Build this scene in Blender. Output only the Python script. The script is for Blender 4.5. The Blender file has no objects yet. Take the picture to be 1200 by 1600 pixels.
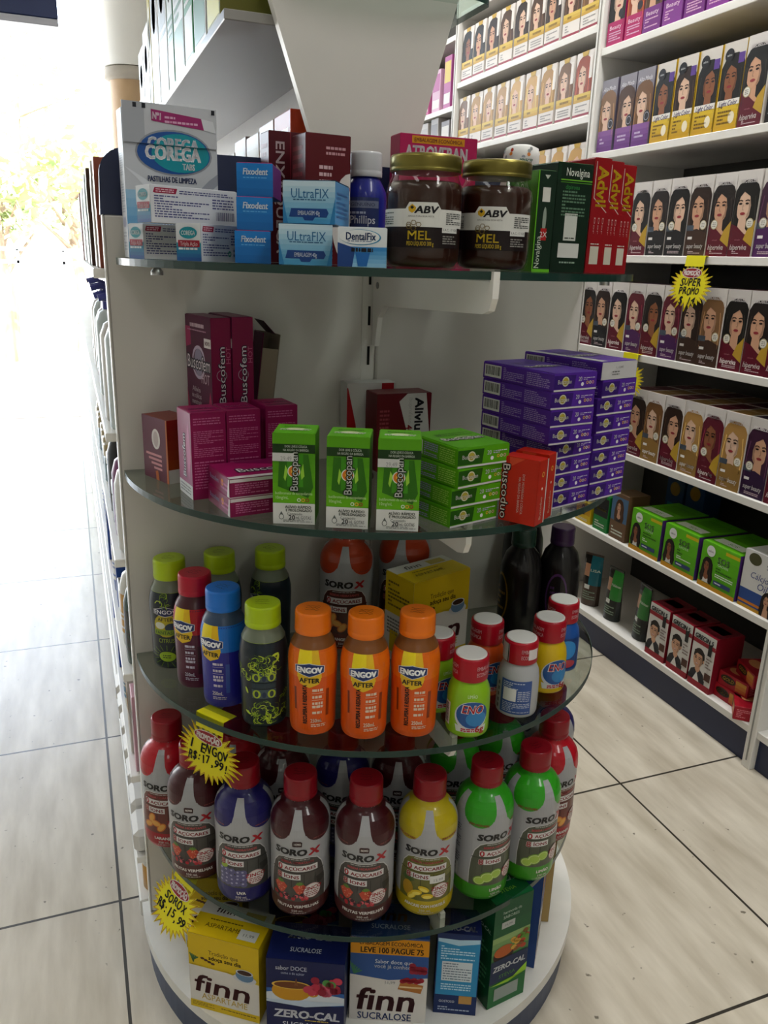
import bpy, bmesh, math, random
from math import sin, cos, pi, radians as R, atan2, hypot, sqrt
from mathutils import Matrix, Vector
from mathutils.geometry import tessellate_polygon

C = bpy.context.scene.collection
SC = bpy.context.scene
# ------------------------------------------------------------------ camera
YAW, PITCH, ROLL, FPX, EYE = R(21.2477), R(17.5271), R(1.8927), 1252.94, 1.08
fw = Vector((sin(YAW)*cos(PITCH), cos(YAW)*cos(PITCH), -sin(PITCH)))
r0 = Vector((cos(YAW), -sin(YAW), 0)); u0 = r0.cross(fw)
rt = r0*cos(ROLL)+u0*sin(ROLL); up = -r0*sin(ROLL)+u0*cos(ROLL)
cam = bpy.data.cameras.new('camera'); co = bpy.data.objects.new('camera', cam); C.objects.link(co)
cam.sensor_fit = 'HORIZONTAL'; cam.sensor_width = 36; cam.lens = 36*FPX/1200; cam.clip_start = .02; cam.clip_end = 200
M4 = Matrix((rt, up, -fw)).transposed().to_4x4(); M4.translation = Vector((0, 0, EYE)); co.matrix_world = M4
SC.camera = co
# ------------------------------------------------------------------ light
SC.view_settings.view_transform = 'Standard'; SC.view_settings.look = 'None'
SC.view_settings.gamma = 1; SC.view_settings.use_curve_mapping = False
SC.view_settings.exposure = 0.42
W = bpy.data.worlds.new('sky'); SC.world = W; W.use_nodes = True
wn = W.node_tree.nodes; wl = W.node_tree.links
bg = wn['Background']
sky = wn.new('ShaderNodeTexSky'); sky.sky_type = 'NISHITA'; sky.sun_elevation = R(48); sky.sun_rotation = R(200); sky.sun_disc = False
sky.air_density = 1; sky.dust_density = 4; sky.ozone_density = 1
mixw = wn.new('ShaderNodeMixRGB'); mixw.inputs[0].default_value = .75; mixw.inputs[2].default_value = (1, 1, 1, 1)
wl.new(sky.outputs[0], mixw.inputs[1]); wl.new(mixw.outputs[0], bg.inputs[0]); bg.inputs[1].default_value = 4.7
sun = bpy.data.lights.new('sun', 'SUN'); sun.energy = 12; sun.angle = R(1); so = bpy.data.objects.new('sun', sun)
C.objects.link(so); so.rotation_euler = (R(38), R(12), 0)
def area(name, loc, sx, sy, e, col=(1, .99, .965), rot=(0, 0, 0)):
    l = bpy.data.lights.new(name, 'AREA'); l.shape = 'RECTANGLE'; l.size = sx; l.size_y = sy; l.energy = e; l.color = col
    o = bpy.data.objects.new(name, l); C.objects.link(o); o.location = loc; o.rotation_euler = rot
for i, (x, y, e) in enumerate(((-.9, .4, 4), (-.9, 2.8, 6), (1.05, -.45, 14), (1.05, 1.3, 18), (1.05, 3.0, 16), (-.3, -1.8, 4.5))):
    area('ceiling_tube_light', (x, y, 2.70), .25, 1.3, e)

# ------------------------------------------------------------------ materials
MT = {}
def lin(h):
    h = h.lstrip('#'); v = [int(h[i:i+2], 16)/255 for i in (0, 2, 4)]
    return tuple(((c+.055)/1.055)**2.4 if c > .04045 else c/12.92 for c in v)+(1,)
def mt(k):
    """'#rrggbb' printed card, 'p#..' plastic, 'm#..' metal, 'g#..' thin clear film or glass, 'd#..' matt"""
    if k in MT: return MT[k]
    m = bpy.data.materials.new(k); MT[k] = m; m.use_nodes = True
    nt = m.node_tree; b = nt.nodes['Principled BSDF']; kind = k[0]; c = lin(k[k.index('#'):])
    b.inputs['Base Color'].default_value = c
    if kind == '#': b.inputs['Roughness'].default_value = .38; b.inputs['Specular IOR Level'].default_value = .24
    elif kind == 'd': b.inputs['Roughness'].default_value = .75; b.inputs['Specular IOR Level'].default_value = .25
    elif kind == 'p': b.inputs['Roughness'].default_value = .30; b.inputs['Specular IOR Level'].default_value = .3; b.inputs['Coat Weight'].default_value = .12; b.inputs['Coat Roughness'].default_value = .08
    elif kind == 's': b.inputs['Roughness'].default_value = .32; b.inputs['Specular IOR Level'].default_value = .22; b.inputs['Coat Weight'].default_value = .34; b.inputs['Coat Roughness'].default_value = .03
    elif kind == 'm': b.inputs['Metallic'].default_value = .85; b.inputs['Roughness'].default_value = .32
    elif kind == 'g':
        out = nt.nodes['Material Output']; nt.nodes.remove(b)
        t = nt.nodes.new('ShaderNodeBsdfTransparent'); t.inputs[0].default_value = c
        g = nt.nodes.new('ShaderNodeBsdfGlossy'); g.inputs['Roughness'].default_value = .03
        f = nt.nodes.new('ShaderNodeFresnel'); f.inputs[0].default_value = 1.45
        x = nt.nodes.new('ShaderNodeMixShader'); L = nt.links
        ge = nt.nodes.new('ShaderNodeNewGeometry'); iv = nt.nodes.new('ShaderNodeMath'); iv.operation = 'SUBTRACT'; iv.inputs[0].default_value = 1; L.new(ge.outputs['Backfacing'], iv.inputs[1])
        mu = nt.nodes.new('ShaderNodeMath'); mu.operation = 'MULTIPLY'; L.new(f.outputs[0], mu.inputs[0]); L.new(iv.outputs[0], mu.inputs[1])
        L.new(mu.outputs[0], x.inputs[0]); L.new(t.outputs[0], x.inputs[1]); L.new(g.outputs[0], x.inputs[2]); L.new(x.outputs[0], out.inputs[0])
    return m
def noisy(name, c1, c2, scale=(8, 8, 8), rough=.5, bump=0, detail=5, spec=.4):
    m = bpy.data.materials.new(name); m.use_nodes = True; nt = m.node_tree; L = nt.links; b = nt.nodes['Principled BSDF']
    tc = nt.nodes.new('ShaderNodeTexCoord'); mp = nt.nodes.new('ShaderNodeMapping'); mp.inputs['Scale'].default_value = scale
    n = nt.nodes.new('ShaderNodeTexNoise'); n.inputs['Scale'].default_value = 1; n.inputs['Detail'].default_value = detail
    r = nt.nodes.new('ShaderNodeValToRGB'); r.color_ramp.elements[0].color = lin(c1); r.color_ramp.elements[1].color = lin(c2)
    r.color_ramp.elements[0].position = .3; r.color_ramp.elements[1].position = .7
    L.new(tc.outputs['Object'], mp.inputs[0]); L.new(mp.outputs[0], n.inputs[0]); L.new(n.outputs[0], r.inputs[0]); L.new(r.outputs[0], b.inputs['Base Color'])
    b.inputs['Roughness'].default_value = rough; b.inputs['Specular IOR Level'].default_value = spec
    if bump:
        bp = nt.nodes.new('ShaderNodeBump'); bp.inputs['Strength'].default_value = bump; bp.inputs['Distance'].default_value = .002
        L.new(n.outputs[0], bp.inputs['Height']); L.new(bp.outputs[0], b.inputs['Normal'])
    return m, nt, b, r
PANEL = noisy('painted_panel', '#c9c6c0', '#d0cdc7', (6, 6, 6), .45, .02)[0]
WHITE = noisy('white_enamel', '#dedcd6', '#e6e4df', (9, 9, 9), .35, .02)[0]
DECK = noisy('scuffed_white_deck', '#cfcfc9', '#dedcd6', (14, 14, 14), .4, .03)[0]
NAVY = noisy('navy_laminate', '#1d2747', '#222d50', (5, 5, 5), .35)[0]
KICK = noisy('slate_blue_kick', '#2b3a5a', '#33435f', (5, 5, 5), .4)[0]
DARK = noisy('dark_grey_back', '#3b3b3a', '#434341', (4, 4, 4), .6)[0]
WALL = noisy('plaster', '#cfcdc6', '#d8d6cf', (3, 3, 3), .8, .05)[0]
CEIL = noisy('ceiling_paint', '#d6d4cc', '#dedcd4', (2, 2, 2), .85)[0]
ROAD = noisy('asphalt', '#8d8d8b', '#b8b6b0', (14, 14, 14), .9, .3)[0]
BARK = noisy('bark', '#6d5d4a', '#8a7863', (20, 20, 4), .9, .4)[0]
LEAF = noisy('leaf', '#8a9a6a', '#b4bd86', (6, 6, 6), .6)[0]
CONC = noisy('concrete', '#9c9487', '#b3ab9d', (5, 5, 5), .85, .1)[0]
TANP = noisy('tan_paint', '#a0835f', '#b39672', (4, 4, 4), .6)[0]
def floor_mat():
    m, nt, b, r = noisy('beige_stone_tile', '#b4aa97', '#d8d0bf', (26, 4.5, 6), .3, .03, 12)
    L = nt.links; tc = nt.nodes.new('ShaderNodeTexCoord'); mp = nt.nodes.new('ShaderNodeMapping'); T = .5225
    mp.inputs['Location'].default_value = (.0, -1.205+3*T, 0)
    bk = nt.nodes.new('ShaderNodeTexBrick'); bk.offset = 0; bk.squash = 1
    for k, v in (('Scale', 1), ('Mortar Size', .0026), ('Mortar Smooth', .1), ('Brick Width', T), ('Row Height', T), ('Bias', 0)): bk.inputs[k].default_value = v
    bk.inputs['Color1'].default_value = (1, 1, 1, 1); bk.inputs['Color2'].default_value = (.93, .93, .94, 1); bk.inputs['Mortar'].default_value = (.06, .058, .055, 1)
    mx = nt.nodes.new('ShaderNodeMixRGB'); mx.blend_type = 'MULTIPLY'; mx.inputs[0].default_value = 1
    L.new(tc.outputs['Object'], mp.inputs[0]); L.new(mp.outputs[0], bk.inputs[0]); L.new(r.outputs[0], mx.inputs[1]); L.new(bk.outputs[0], mx.inputs[2])
    n2 = nt.nodes.new('ShaderNodeTexNoise'); n2.inputs['Scale'].default_value = 60; r2 = nt.nodes.new('ShaderNodeValToRGB')
    r2.color_ramp.elements[0].position = .24; r2.color_ramp.elements[1].position = .29; r2.color_ramp.elements[0].color = (.3, .29, .27, 1)
    m2 = nt.nodes.new('ShaderNodeMixRGB'); m2.blend_type = 'MULTIPLY'; m2.inputs[0].default_value = 1
    L.new(tc.outputs['Object'], n2.inputs[0]); L.new(n2.outputs[0], r2.inputs[0]); L.new(mx.outputs[0], m2.inputs[1]); L.new(r2.outputs[0], m2.inputs[2])
    L.new(m2.outputs[0], b.inputs['Base Color']); return m
FLOOR = floor_mat()

# ------------------------------------------------------------------ printed art (2-D polygons in metres)
TXT = {}
def glyphs(s, it):
    k = (s, it)
    if k in TXT: return TXT[k]
    cu = bpy.data.curves.new('t', 'FONT'); cu.body = s; cu.size = 1; cu.resolution_u = 2; cu.shear = it
    o = bpy.data.objects.new('t', cu); me = bpy.data.meshes.new_from_object(o)
    me.calc_loop_triangles()
    v = [(p.co.x, p.co.y) for p in me.vertices]; t = [tuple(l.vertices) for l in me.loop_triangles]
    bpy.data.objects.remove(o); bpy.data.curves.remove(cu); bpy.data.meshes.remove(me)
    xs = [p[0] for p in v] or [0]; ys = [p[1] for p in v] or [0]
    TXT[k] = (v, t, min(xs), max(xs), min(ys), max(ys)); return TXT[k]
class Art:
    def __init__(s): s.it = []
    def poly(s, pts, m, l=1):
        if len(pts) == 3: s.it.append((list(pts), m, l)); return s
        for t in tessellate_polygon([[Vector((p[0], p[1], 0)) for p in pts]]): s.it.append(([pts[i] for i in t], m, l))
        return s
    def rect(s, a, b, c, d, m, l=1): s.it.append(([(a, b), (c, b), (c, d), (a, d)], m, l)); return s
    def ell(s, x, y, rx, ry, m, l=1, n=20, rot=0):
        return s.conv([(x+rx*cos(t)*cos(rot)-ry*sin(t)*sin(rot), y+rx*cos(t)*sin(rot)+ry*sin(t)*cos(rot)) for t in [2*pi*i/n for i in range(n)]], m, l)
    def conv(s, pts, m, l=1): s.it.append((list(pts), m, l)); return s
    def ring(s, x, y, r1, r2, m, l=1, n=18, sy=1):
        for i in range(n):
            a, b = 2*pi*i/n, 2*pi*(i+1)/n
            s.it.append(([(x+r1*cos(a), y+sy*r1*sin(a)), (x+r2*cos(a), y+sy*r2*sin(a)), (x+r2*cos(b), y+sy*r2*sin(b)), (x+r1*cos(b), y+sy*r1*sin(b))], m, l))
        return s
    def stroke(s, pts, w, m, l=1):
        for (a, b), (c, d) in zip(pts, pts[1:]):
            n = hypot(c-a, d-b) or 1; x, y = -(d-b)/n*w/2, (c-a)/n*w/2
            s.it.append(([(a-x, b-y), (c-x, d-y), (c+x, d+y), (a+x, b+y)], m, l))
        return s
    def text(s, t, x, y, h, m, l=2, w=None, bold=.0, it=0, rot=0):
        v, tr, x0, x1, y0, y1 = glyphs(t, it)
        if not tr: return s
        k = h/.73; kx = k if w is None else w/(x1-x0)
        cx, cy = (x0+x1)/2, .365; c, q = cos(rot), sin(rot)
        P = [((p[0]-cx)*kx, (p[1]-cy)*k) for p in v]; P = [(x+a*c-b*q, y+a*q+b*c) for a, b in P]
        b = bold*k*1.1; dirs = [(0, 0)] if bold <= .004 else ([(-b, -b*.6), (b, b*.6), (-b, b*.6), (b, -b*.6)] if bold < .055 else [(b*cos(a), b*sin(a)) for a in [pi*i/4 for i in range(8)]])
        for dx, dy in dirs:
            for f in tr: s.it.append(([(P[i][0]+dx, P[i][1]+dy) for i in f], m, l))
        return s
    def greek(s, a, b, c, d, n, m, l=2, seed=1, fill=.5):
        g = random.Random(seed); H = (d-b)/n
        for i in range(n):
            y = b+H*(i+.5); x = a
            while x < c-.0008:
                w = g.uniform(.0015, .0055); e = min(c, x+w); s.rect(x, y-H*fill/2, e, y+H*fill/2, m, l); x = e+.0009
                if g.random() < .06: break
        return s
    def bars(s, a, b, c, d, l=2, seed=3, back='#d8d8d2', ink='#141414', vert=False):
        s.rect(a, b, c, d, back, l); g = random.Random(seed); e = .08
        if vert:
            y = b+(d-b)*e
            while y < d-(d-b)*e:
                w = g.choice((.0004, .0007, .0011)); s.rect(a+(c-a)*.12, y, c-(c-a)*.18, min(y+w, d), ink, l+1); y += w+g.choice((.0004, .0008))
        else:
            x = a+(c-a)*e
            while x < c-(c-a)*e:
                w = g.choice((.0004, .0007, .0011)); s.rect(x, b+(d-b)*.18, min(x+w, c), d-(d-b)*.1, ink, l+1); x += w+g.choice((.0004, .0008))
        return s
    def trim(s, w, h):
        o = []
        for p, m, l in s.it:
            if min(q[0] for q in p) < 0 or max(q[0] for q in p) > w or min(q[1] for q in p) < 0 or max(q[1] for q in p) > h:
                for ax, v, k in ((0, 0, False), (0, w, True), (1, 0, False), (1, h, True)):
                    if len(p) > 2: p = clip(p, ax, v, k)
            if len(p) > 2: o.append((p, m, l))
        s.it = o; return s
    def grad(s, a, b, c, d, c1, c2, n=8, l=1, horiz=False):
        p, q = [tuple(int(h[i:i+2], 16) for i in (1, 3, 5)) for h in (c1, c2)]
        for i in range(n):
            t = (i+.5)/n; col = '#%02x%02x%02x' % tuple(int(p[j]*(1-t)+q[j]*t) for j in range(3))
            if horiz: s.rect(a+(c-a)*i/n, b, a+(c-a)*(i+1)/n, d, col, l)
            else: s.rect(a, b+(d-b)*i/n, c, b+(d-b)*(i+1)/n, col, l)
        return s
def clip(p, ax, v, keep_less):
    o = []; n = len(p)
    for i in range(n):
        a, b = p[i], p[(i+1) % n]; da, db = (v-a[ax], v-b[ax]) if keep_less else (a[ax]-v, b[ax]-v)
        if da >= 0: o.append(a)
        if (da > 0 and db < 0) or (da < 0 and db > 0):
            t = da/(da-db); o.append((a[0]+(b[0]-a[0])*t, a[1]+(b[1]-a[1])*t))
    return o
def slices(p, ax, step):
    lo = min(q[ax] for q in p); hi = max(q[ax] for q in p); i0 = math.floor(lo/step+1e-6); i1 = math.ceil(hi/step-1e-6)
    if i1-i0 <= 1: return [p]
    o = []
    for i in range(i0, i1):
        c = clip(clip(p, ax, i*step, False), ax, (i+1)*step, True)
        if len(c) > 2: o.append(c)
    return o
OFF, LAY = .00022, .00012
class MB:
    """gathers faces of ONE mesh"""
    def __init__(s): s.v = []; s.f = []; s.m = []; s.k = []; s.sm = []
    def mi(s, m):
        if m not in s.k: s.k.append(m)
        return s.k.index(m)
    def face(s, pts, m, sm=False):
        b = len(s.v); s.v += [tuple(p) for p in pts]; s.f.append(tuple(range(b, b+len(pts)))); s.m.append(s.mi(m)); s.sm.append(sm)
    def add(s, vs, fs, m, sm=False):
        b = len(s.v); s.v += [tuple(p) for p in vs]
        for i, f in enumerate(fs):
            s.f.append(tuple(b+j for j in f)); s.m.append(s.mi(m[i] if isinstance(m, list) else m)); s.sm.append(sm)
    def box(s, x0, y0, z0, x1, y1, z1, m, bev=.0006, sides=None):
        bm = bmesh.new(); bmesh.ops.create_cube(bm, size=1)
        for v in bm.verts: v.co = ((x0+x1)/2+v.co.x*(x1-x0), (y0+y1)/2+v.co.y*(y1-y0), (z0+z1)/2+v.co.z*(z1-z0))
        if bev: bmesh.ops.bevel(bm, geom=bm.edges[:], offset=bev, segments=1, affect='EDGES')
        bm.normal_update(); ms = []
        for f in bm.faces:
            n = f.normal; c = m
            if sides:
                for k, d in dict(F=(0, -1, 0), B=(0, 1, 0), L=(-1, 0, 0), R=(1, 0, 0), T=(0, 0, 1), D=(0, 0, -1)).items():
                    if k in sides and n.dot(Vector(d)) > .95: c = sides[k]
            ms.append(c)
        bm.verts.index_update(); s.add([v.co[:] for v in bm.verts], [[v.index for v in f.verts] for f in bm.faces], ms); bm.free()
        return s
    def xbox(s, M, dx, dy, dz, m, bev=.0006):
        t = MB(); t.box(-dx/2, -dy/2, -dz/2, dx/2, dy/2, dz/2, m, bev); s.add([(M @ Vector(p))[:] for p in t.v], t.f, [t.k[i] for i in t.m]); return s
    def lathe(s, prof, m, n=48, cx=0, cy=0, capb=True, capt=True, sm=True):
        """prof [(r,z)], m one key or list per segment"""
        vs = [(cx+r*sin(2*pi*i/n), cy-r*cos(2*pi*i/n), z) for r, z in prof for i in range(n)]
        fs = []; ms = []
        for j in range(len(prof)-1):
            for i in range(n):
                fs.append((j*n+i, j*n+(i+1) % n, (j+1)*n+(i+1) % n, (j+1)*n+i)); ms.append(m[j] if isinstance(m, list) else m)
        s.add(vs, fs, ms, sm)
        if capb: s.face([vs[i] for i in range(n)][::-1], ms[0])
        if capt: s.face([vs[(len(prof)-1)*n+i] for i in range(n)], ms[-1])
        return s
    def tube(s, pts, r, m, n=8):
        rings = []
        for i, p in enumerate(pts):
            p = Vector(p); d = (Vector(pts[min(i+1, len(pts)-1)])-Vector(pts[max(i-1, 0)])).normalized()
            a = d.cross(Vector((0, 0, 1)) if abs(d.z) < .9 else Vector((1, 0, 0))).normalized(); b = d.cross(a)
            rr = r[i] if isinstance(r, (list, tuple)) else r
            rings.append([p+a*rr*cos(2*pi*k/n)+b*rr*sin(2*pi*k/n) for k in range(n)])
        vs = [q[:] for g in rings for q in g]; fs = [(j*n+k, j*n+(k+1) % n, (j+1)*n+(k+1) % n, (j+1)*n+k) for j in range(len(rings)-1) for k in range(n)]
        s.add(vs, fs, m, True); s.face(rings[0][::-1], m); s.face(rings[-1], m); return s
    def slab(s, pts, z0, z1, m, edge=None):
        """horizontal prism of a 2-D outline (counter-clockwise)"""
        n = len(pts); a = [(p[0], p[1], z0) for p in pts]; b = [(p[0], p[1], z1) for p in pts]
        s.face(a[::-1], m); s.face(b, m)
        for i in range(n): s.face([a[i], a[(i+1) % n], b[(i+1) % n], b[i]], edge or m)
        return s
    def plate(s, pts, y0, y1, m, edge=None):
        """vertical prism of an x-z outline (counter-clockwise seen from the front), y0 front"""
        n = len(pts); a = [(p[0], y0, p[1]) for p in pts]; b = [(p[0], y1, p[1]) for p in pts]
        s.face(a, m); s.face(b[::-1], m)
        for i in range(n): s.face([a[(i+1) % n], a[i], b[i], b[(i+1) % n]], edge or m)
        return s
    def art(s, art, fn):
        """fn(u,v,off)->xyz"""
        for p, m, l in art.it:
            A = sum(p[i][0]*p[(i+1) % len(p)][1]-p[(i+1) % len(p)][0]*p[i][1] for i in range(len(p)))
            q = p if A > 0 else p[::-1]; s.face([fn(a, b, OFF+LAY*l) for a, b in q], m)
        return s
    def boxart(s, arts, w, d, h, z=0):
        F = dict(F=lambda u, v, o: (-w/2+u, -d/2-o, z+v), R=lambda u, v, o: (w/2+o, -d/2+u, z+v), L=lambda u, v, o: (-w/2-o, d/2-u, z+v),
                 B=lambda u, v, o: (w/2-u, d/2+o, z+v), T=lambda u, v, o: (-w/2+u, -d/2+v, z+h+o))
        for k, a in arts.items(): s.art(a, F[k])
        return s
    def wrap(s, art, prof, rr, du=.0035, dv=None):
        """wrap art round a lathe profile; u measured at radius rr"""
        def rad(z):
            for (r1, z1), (r2, z2) in zip(prof, prof[1:]):
                if z1 <= z <= z2 and z2 > z1: return r1+(r2-r1)*(z-z1)/(z2-z1)
            return prof[-1][0] if z > prof[-1][1] else prof[0][0]
        for p, m, l in art.it:
            A = sum(p[i][0]*p[(i+1) % len(p)][1]-p[(i+1) % len(p)][0]*p[i][1] for i in range(len(p)))
            if A < 0: p = p[::-1]
            for q in slices(p, 0, du):
                for t in (slices(q, 1, dv) if dv else [q]):
                    s.face([(lambda r_, a: (r_*sin(a), -r_*cos(a), v))(rad(v)+OFF+LAY*l, u/rr) for u, v in t], m, True)
        return s
    def mesh(s, name):
        me = bpy.data.meshes.new(name); me.from_pydata(s.v, [], s.f)
        for k in s.k: me.materials.append(mt(k) if isinstance(k, str) else k)
        me.polygons.foreach_set('material_index', s.m); me.polygons.foreach_set('use_smooth', s.sm); me.update(); return me
    def obj(s, name, parent=None, loc=None, rz=None):
        o = bpy.data.objects.new(name, s.mesh(name)); C.objects.link(o); o.parent = parent
        if loc: o.location = loc
        if rz is not None: o.rotation_euler[2] = rz
        return o
def tag(o, label, cat, group=None, kind=None):
    if label: o['label'] = label
    if cat: o['category'] = cat
    if group: o['group'] = group
    if kind: o['kind'] = kind
    return o
def thing(name, label, cat, loc=(0, 0, 0), rz=0, group=None):
    o = bpy.data.objects.new(name, None); C.objects.link(o); o.empty_display_size = .02
    o.location = loc; o.rotation_euler[2] = rz; return tag(o, label, cat, group)
def struct(name, mb, parent=None): o = mb.obj(name, parent); o['kind'] = 'structure'; return o
def dup(root, label, loc, rz, group=None):
    c = root.copy(); C.objects.link(c); c.location = loc; c.rotation_euler[2] = rz; c['label'] = label
    if group: c['group'] = group
    for ch in list(root.children):
        d = ch.copy(); C.objects.link(d); d.parent = c
        for g in list(ch.children): e = g.copy(); C.objects.link(e); e.parent = d
    return c
def face_cam(x, y, left=0): return atan2(-x, y)-R(left)
ORD = ['first', 'second', 'third', 'fourth', 'fifth', 'sixth', 'seventh', 'eighth', 'ninth', 'tenth', 'eleventh', 'twelfth', 'thirteenth', 'fourteenth', 'fifteenth', 'sixteenth']

# ================================================================== SETTING
m = MB(); m.face([(-3, -3, 0), (2.2, -3, 0), (2.2, 5.72, 0), (-3, 5.72, 0)], FLOOR); struct('floor', m)
m = MB(); m.box(-3, -3, 2.75, 2.2, 5.6, 2.85, CEIL, 0); struct('ceiling', m)
m = MB(); m.box(-3.1, -3, 0, -3, 5.6, 2.75, WALL, 0); struct('wall_left', m)
m = MB(); m.box(1.78, -3, 0, 1.88, 5.6, 2.75, WALL, 0); struct('wall_right', m)
m = MB(); m.box(-3.1, -3.1, 0, 2.2, -3, 2.75, WALL, 0); struct('wall_back', m)
m = MB(); m.box(.75, 5.5, 0, 1.78, 5.6, 2.75, WALL, 0); m.box(-3, 5.5, 2.5, .75, 5.6, 2.75, WALL, 0); struct('wall_front', m)
m = MB(); m.box(-3, 5.72, -.12, 2.2, 5.80, .004, CONC, .004); struct('trim_1', m)
m = MB(); m.face([(-25, 5.80, -.10), (25, 5.80, -.10), (25, 40, -.10), (-25, 40, -.10)], ROAD); o = struct('floor_street', m)
# storefront pillar, hanging board, soffit lamp
t = thing('storefront_pillar', 'round tan pillar with pale wide head at the bright shop entrance', 'pillar', (.43, 5.3, 0))
MB().lathe([(.125, 0), (.125, 1.99)], TANP, 32).obj('shaft', t); MB().lathe([(.125, 1.99), (.15, 2.0), (.15, 2.05), (.125, 2.06)], CONC, 32).obj('collar', t)
MB().lathe([(.145, 2.06), (.15, 2.75)], CEIL, 32).obj('head', t)
t = thing('hanging_sign_board', 'dark blue hanging board with pale lower edge above the entrance', 'sign', (-.32, 4.5, 2.05))
MB().box(-.55, -.03, .03, .37, .03, .45, NAVY, .006).obj('panel', t); MB().box(-.55, -.035, 0, .37, .035, .03, 'p#9a9aa0', .004).obj('edge_rail', t)
for x in (-.3, .2): MB().tube([(x, 0, .45), (x, 0, .70)], .006, 'm#888888').obj('hanger_rod', t)
t = thing('pendant_lamp', 'small pendant lamp with wide pale shade near the entrance', 'lamp', (.10, 6.6, 2.36))
MB().lathe([(.14, 0), (.12, .03), (.03, .06)], 'p#8d8a84', 24).obj('lamp_shade', t); MB().tube([(0, 0, .06), (-.01, 0, .35)], .012, 'p#77746e').obj('stem', t)
MB().lathe([(.05, .35), (.05, .41)], 'p#77746e', 16, cx=-.01).obj('ceiling_cap', t)
# street railing and trees
t = thing('street_railing', 'pale metal railing across the street beyond the entrance', 'railing', (-1.2, 9, -.1))
for k in range(13): MB().box(-2.2+.42*k, -.02, 0, -2.17+.42*k, .02, 1.16, 'd#b9bfbd', .003).obj('post', t)
for z in (1.02, 1.14): MB().box(-2.3, -.02, z, 3.2, .02, z+.035, 'd#b9bfbd', .003).obj('rail', t)
def tree(label, x, y, h, cr, seed, n):
    g = random.Random(seed); t = thing('street_tree', label, 'tree', (x, y, -.1))
    tb = MB(); tb.tube([(0, 0, 0), (.04, 0, h*.3), (-.03, .02, h*.6), (.03, 0, h*.85)], [.09, .07, .055, .03], BARK, 10)
    for k in range(6):
        a = g.uniform(0, 6.28); z = h*g.uniform(.45, .8); tb.tube([(0, 0, z), (cos(a)*cr*.3, sin(a)*cr*.3, z+.2), (cos(a)*cr*.7, sin(a)*cr*.7, z+.45)], [.035, .022, .008], BARK, 6)
    tb.obj('trunk', t); fb = MB()
    for k in range(n):
        a, b = g.uniform(0, 6.28), g.uniform(-1, 1); r_ = cr*g.uniform(.35, 1); q = sqrt(1-b*b)
        P = Vector((cos(a)*q*r_, sin(a)*q*r_, h*.86+b*r_*.8)); s_ = g.uniform(.05, .10); e = Vector((g.uniform(-1, 1), g.uniform(-1, 1), g.uniform(-1, 1))).normalized(); f = e.cross(Vector((.3, .5, .8))).normalized()
        fb.face([P-e*s_, P+f*s_*.5, P+e*s_, P-f*s_*.5], LEAF)
    fb.obj('foliage', t)
tree('slim street tree left of the others seen through the entrance', -.62, 9.6, 1.9, .55, 1, 420)
tree('leafy street tree just left of the product shelves, in the street', .12, 10.5, 2.2, .75, 2, 700)
tree('tall pale tree far behind the railing outside', -.55, 15, 4.2, 1.5, 3, 600)

# ================================================================== END UNIT
PX, PY, PCX = .045, 1.08, .395
gn = thing('gondola_shelving', 'white shelving island with grey end panel and navy header band', 'shelving unit', (0, 0, 0))
m = MB(); m.box(.0455, 1.08, .0766, .3785, 1.105, 1.12, PANEL, .002); m.box(.4005, 1.08, .0766, .735, 1.105, 1.12, PANEL, .002); m.obj('end_panel', gn)
for x in (.0435, .735): MB().box(x, 1.079, .0766, x+.002, 1.108, 1.12, WHITE, .0004).obj('edge_trim', gn)
hb = [(.738, 1.12), (.738, 1.15)]+[(.708+.03*cos(a), 1.166+.03*sin(a)) for a in [R(10*i) for i in range(10)]]+[(.082+.03*cos(a), 1.166+.03*sin(a)) for a in [R(90+10*i) for i in range(10)]]+[(.045, 1.12)]
hb = [(x if x > .1 else max(.042, x-.008), z) for x, z in hb]
MB().plate(hb, 1.081, 1.104, NAVY).obj('header_band', gn)
m = MB(); m.box(.3785, 1.086, .0766, .4005, 1.12, 1.12, WHITE, .001)
for z in [.11+.055*i for i in range(19)]: m.box(.3885, 1.0852, z, .3920, 1.0862, z+.026, 'd#1a1a1a', 0)
m.obj('slotted_post', gn)
arc = lambda r, n=56, a0=0, a1=180: [(PCX-r*cos(R(a0+(a1-a0)*i/n)), PY-r*sin(R(a0+(a1-a0)*i/n))) for i in range(n+1)]
m = MB(); m.slab(arc(.362)+[(.757, 1.105), (.033, 1.105)], .058, .0766, DECK); m.obj('base_deck', gn)
m = MB(); m.slab(arc(.356)+[(.751, 1.10), (.039, 1.10)], 0, .058, KICK); m.obj('kick_plate', gn)
for z, tip in ((1.063, .733), (.7954, .755), (.527, .757), (.252, .757)):
    m = MB(); L = PY-tip
    prof = [(0, 0), (0, -.10), (.012, -.10), (.022, -.06), (.045, -.044), (L-.02, -.034), (L-.006, -.030), (L, -.018), (L, .008), (L-.006, .008), (L-.008, -.002)]
    n = len(prof); a = [(.393, PY-p, z+q) for p, q in prof]; b = [(.400, PY-p, z+q) for p, q in prof]
    m.face(a[::-1], WHITE); m.face(b, WHITE)
    for i in range(n): m.face([a[i], a[(i+1) % n], b[(i+1) % n], b[i]], WHITE)
    o = m.obj('shelf_bracket', gn); q = MB(); q.tube([(.3920, PY-.018, z-.018), (.4012, PY-.018, z-.018)], .0045, 'm#8d8d8d', 14); q.obj('screw', o)
for x, z in ((.095, 1.058), (.70, 1.058)): MB().lathe([(.007, z-.004), (.007, z), (.004, z+.004)], 'm#bbbbbb', 14, cx=x, cy=.98).obj('shelf_pin', gn)
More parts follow.
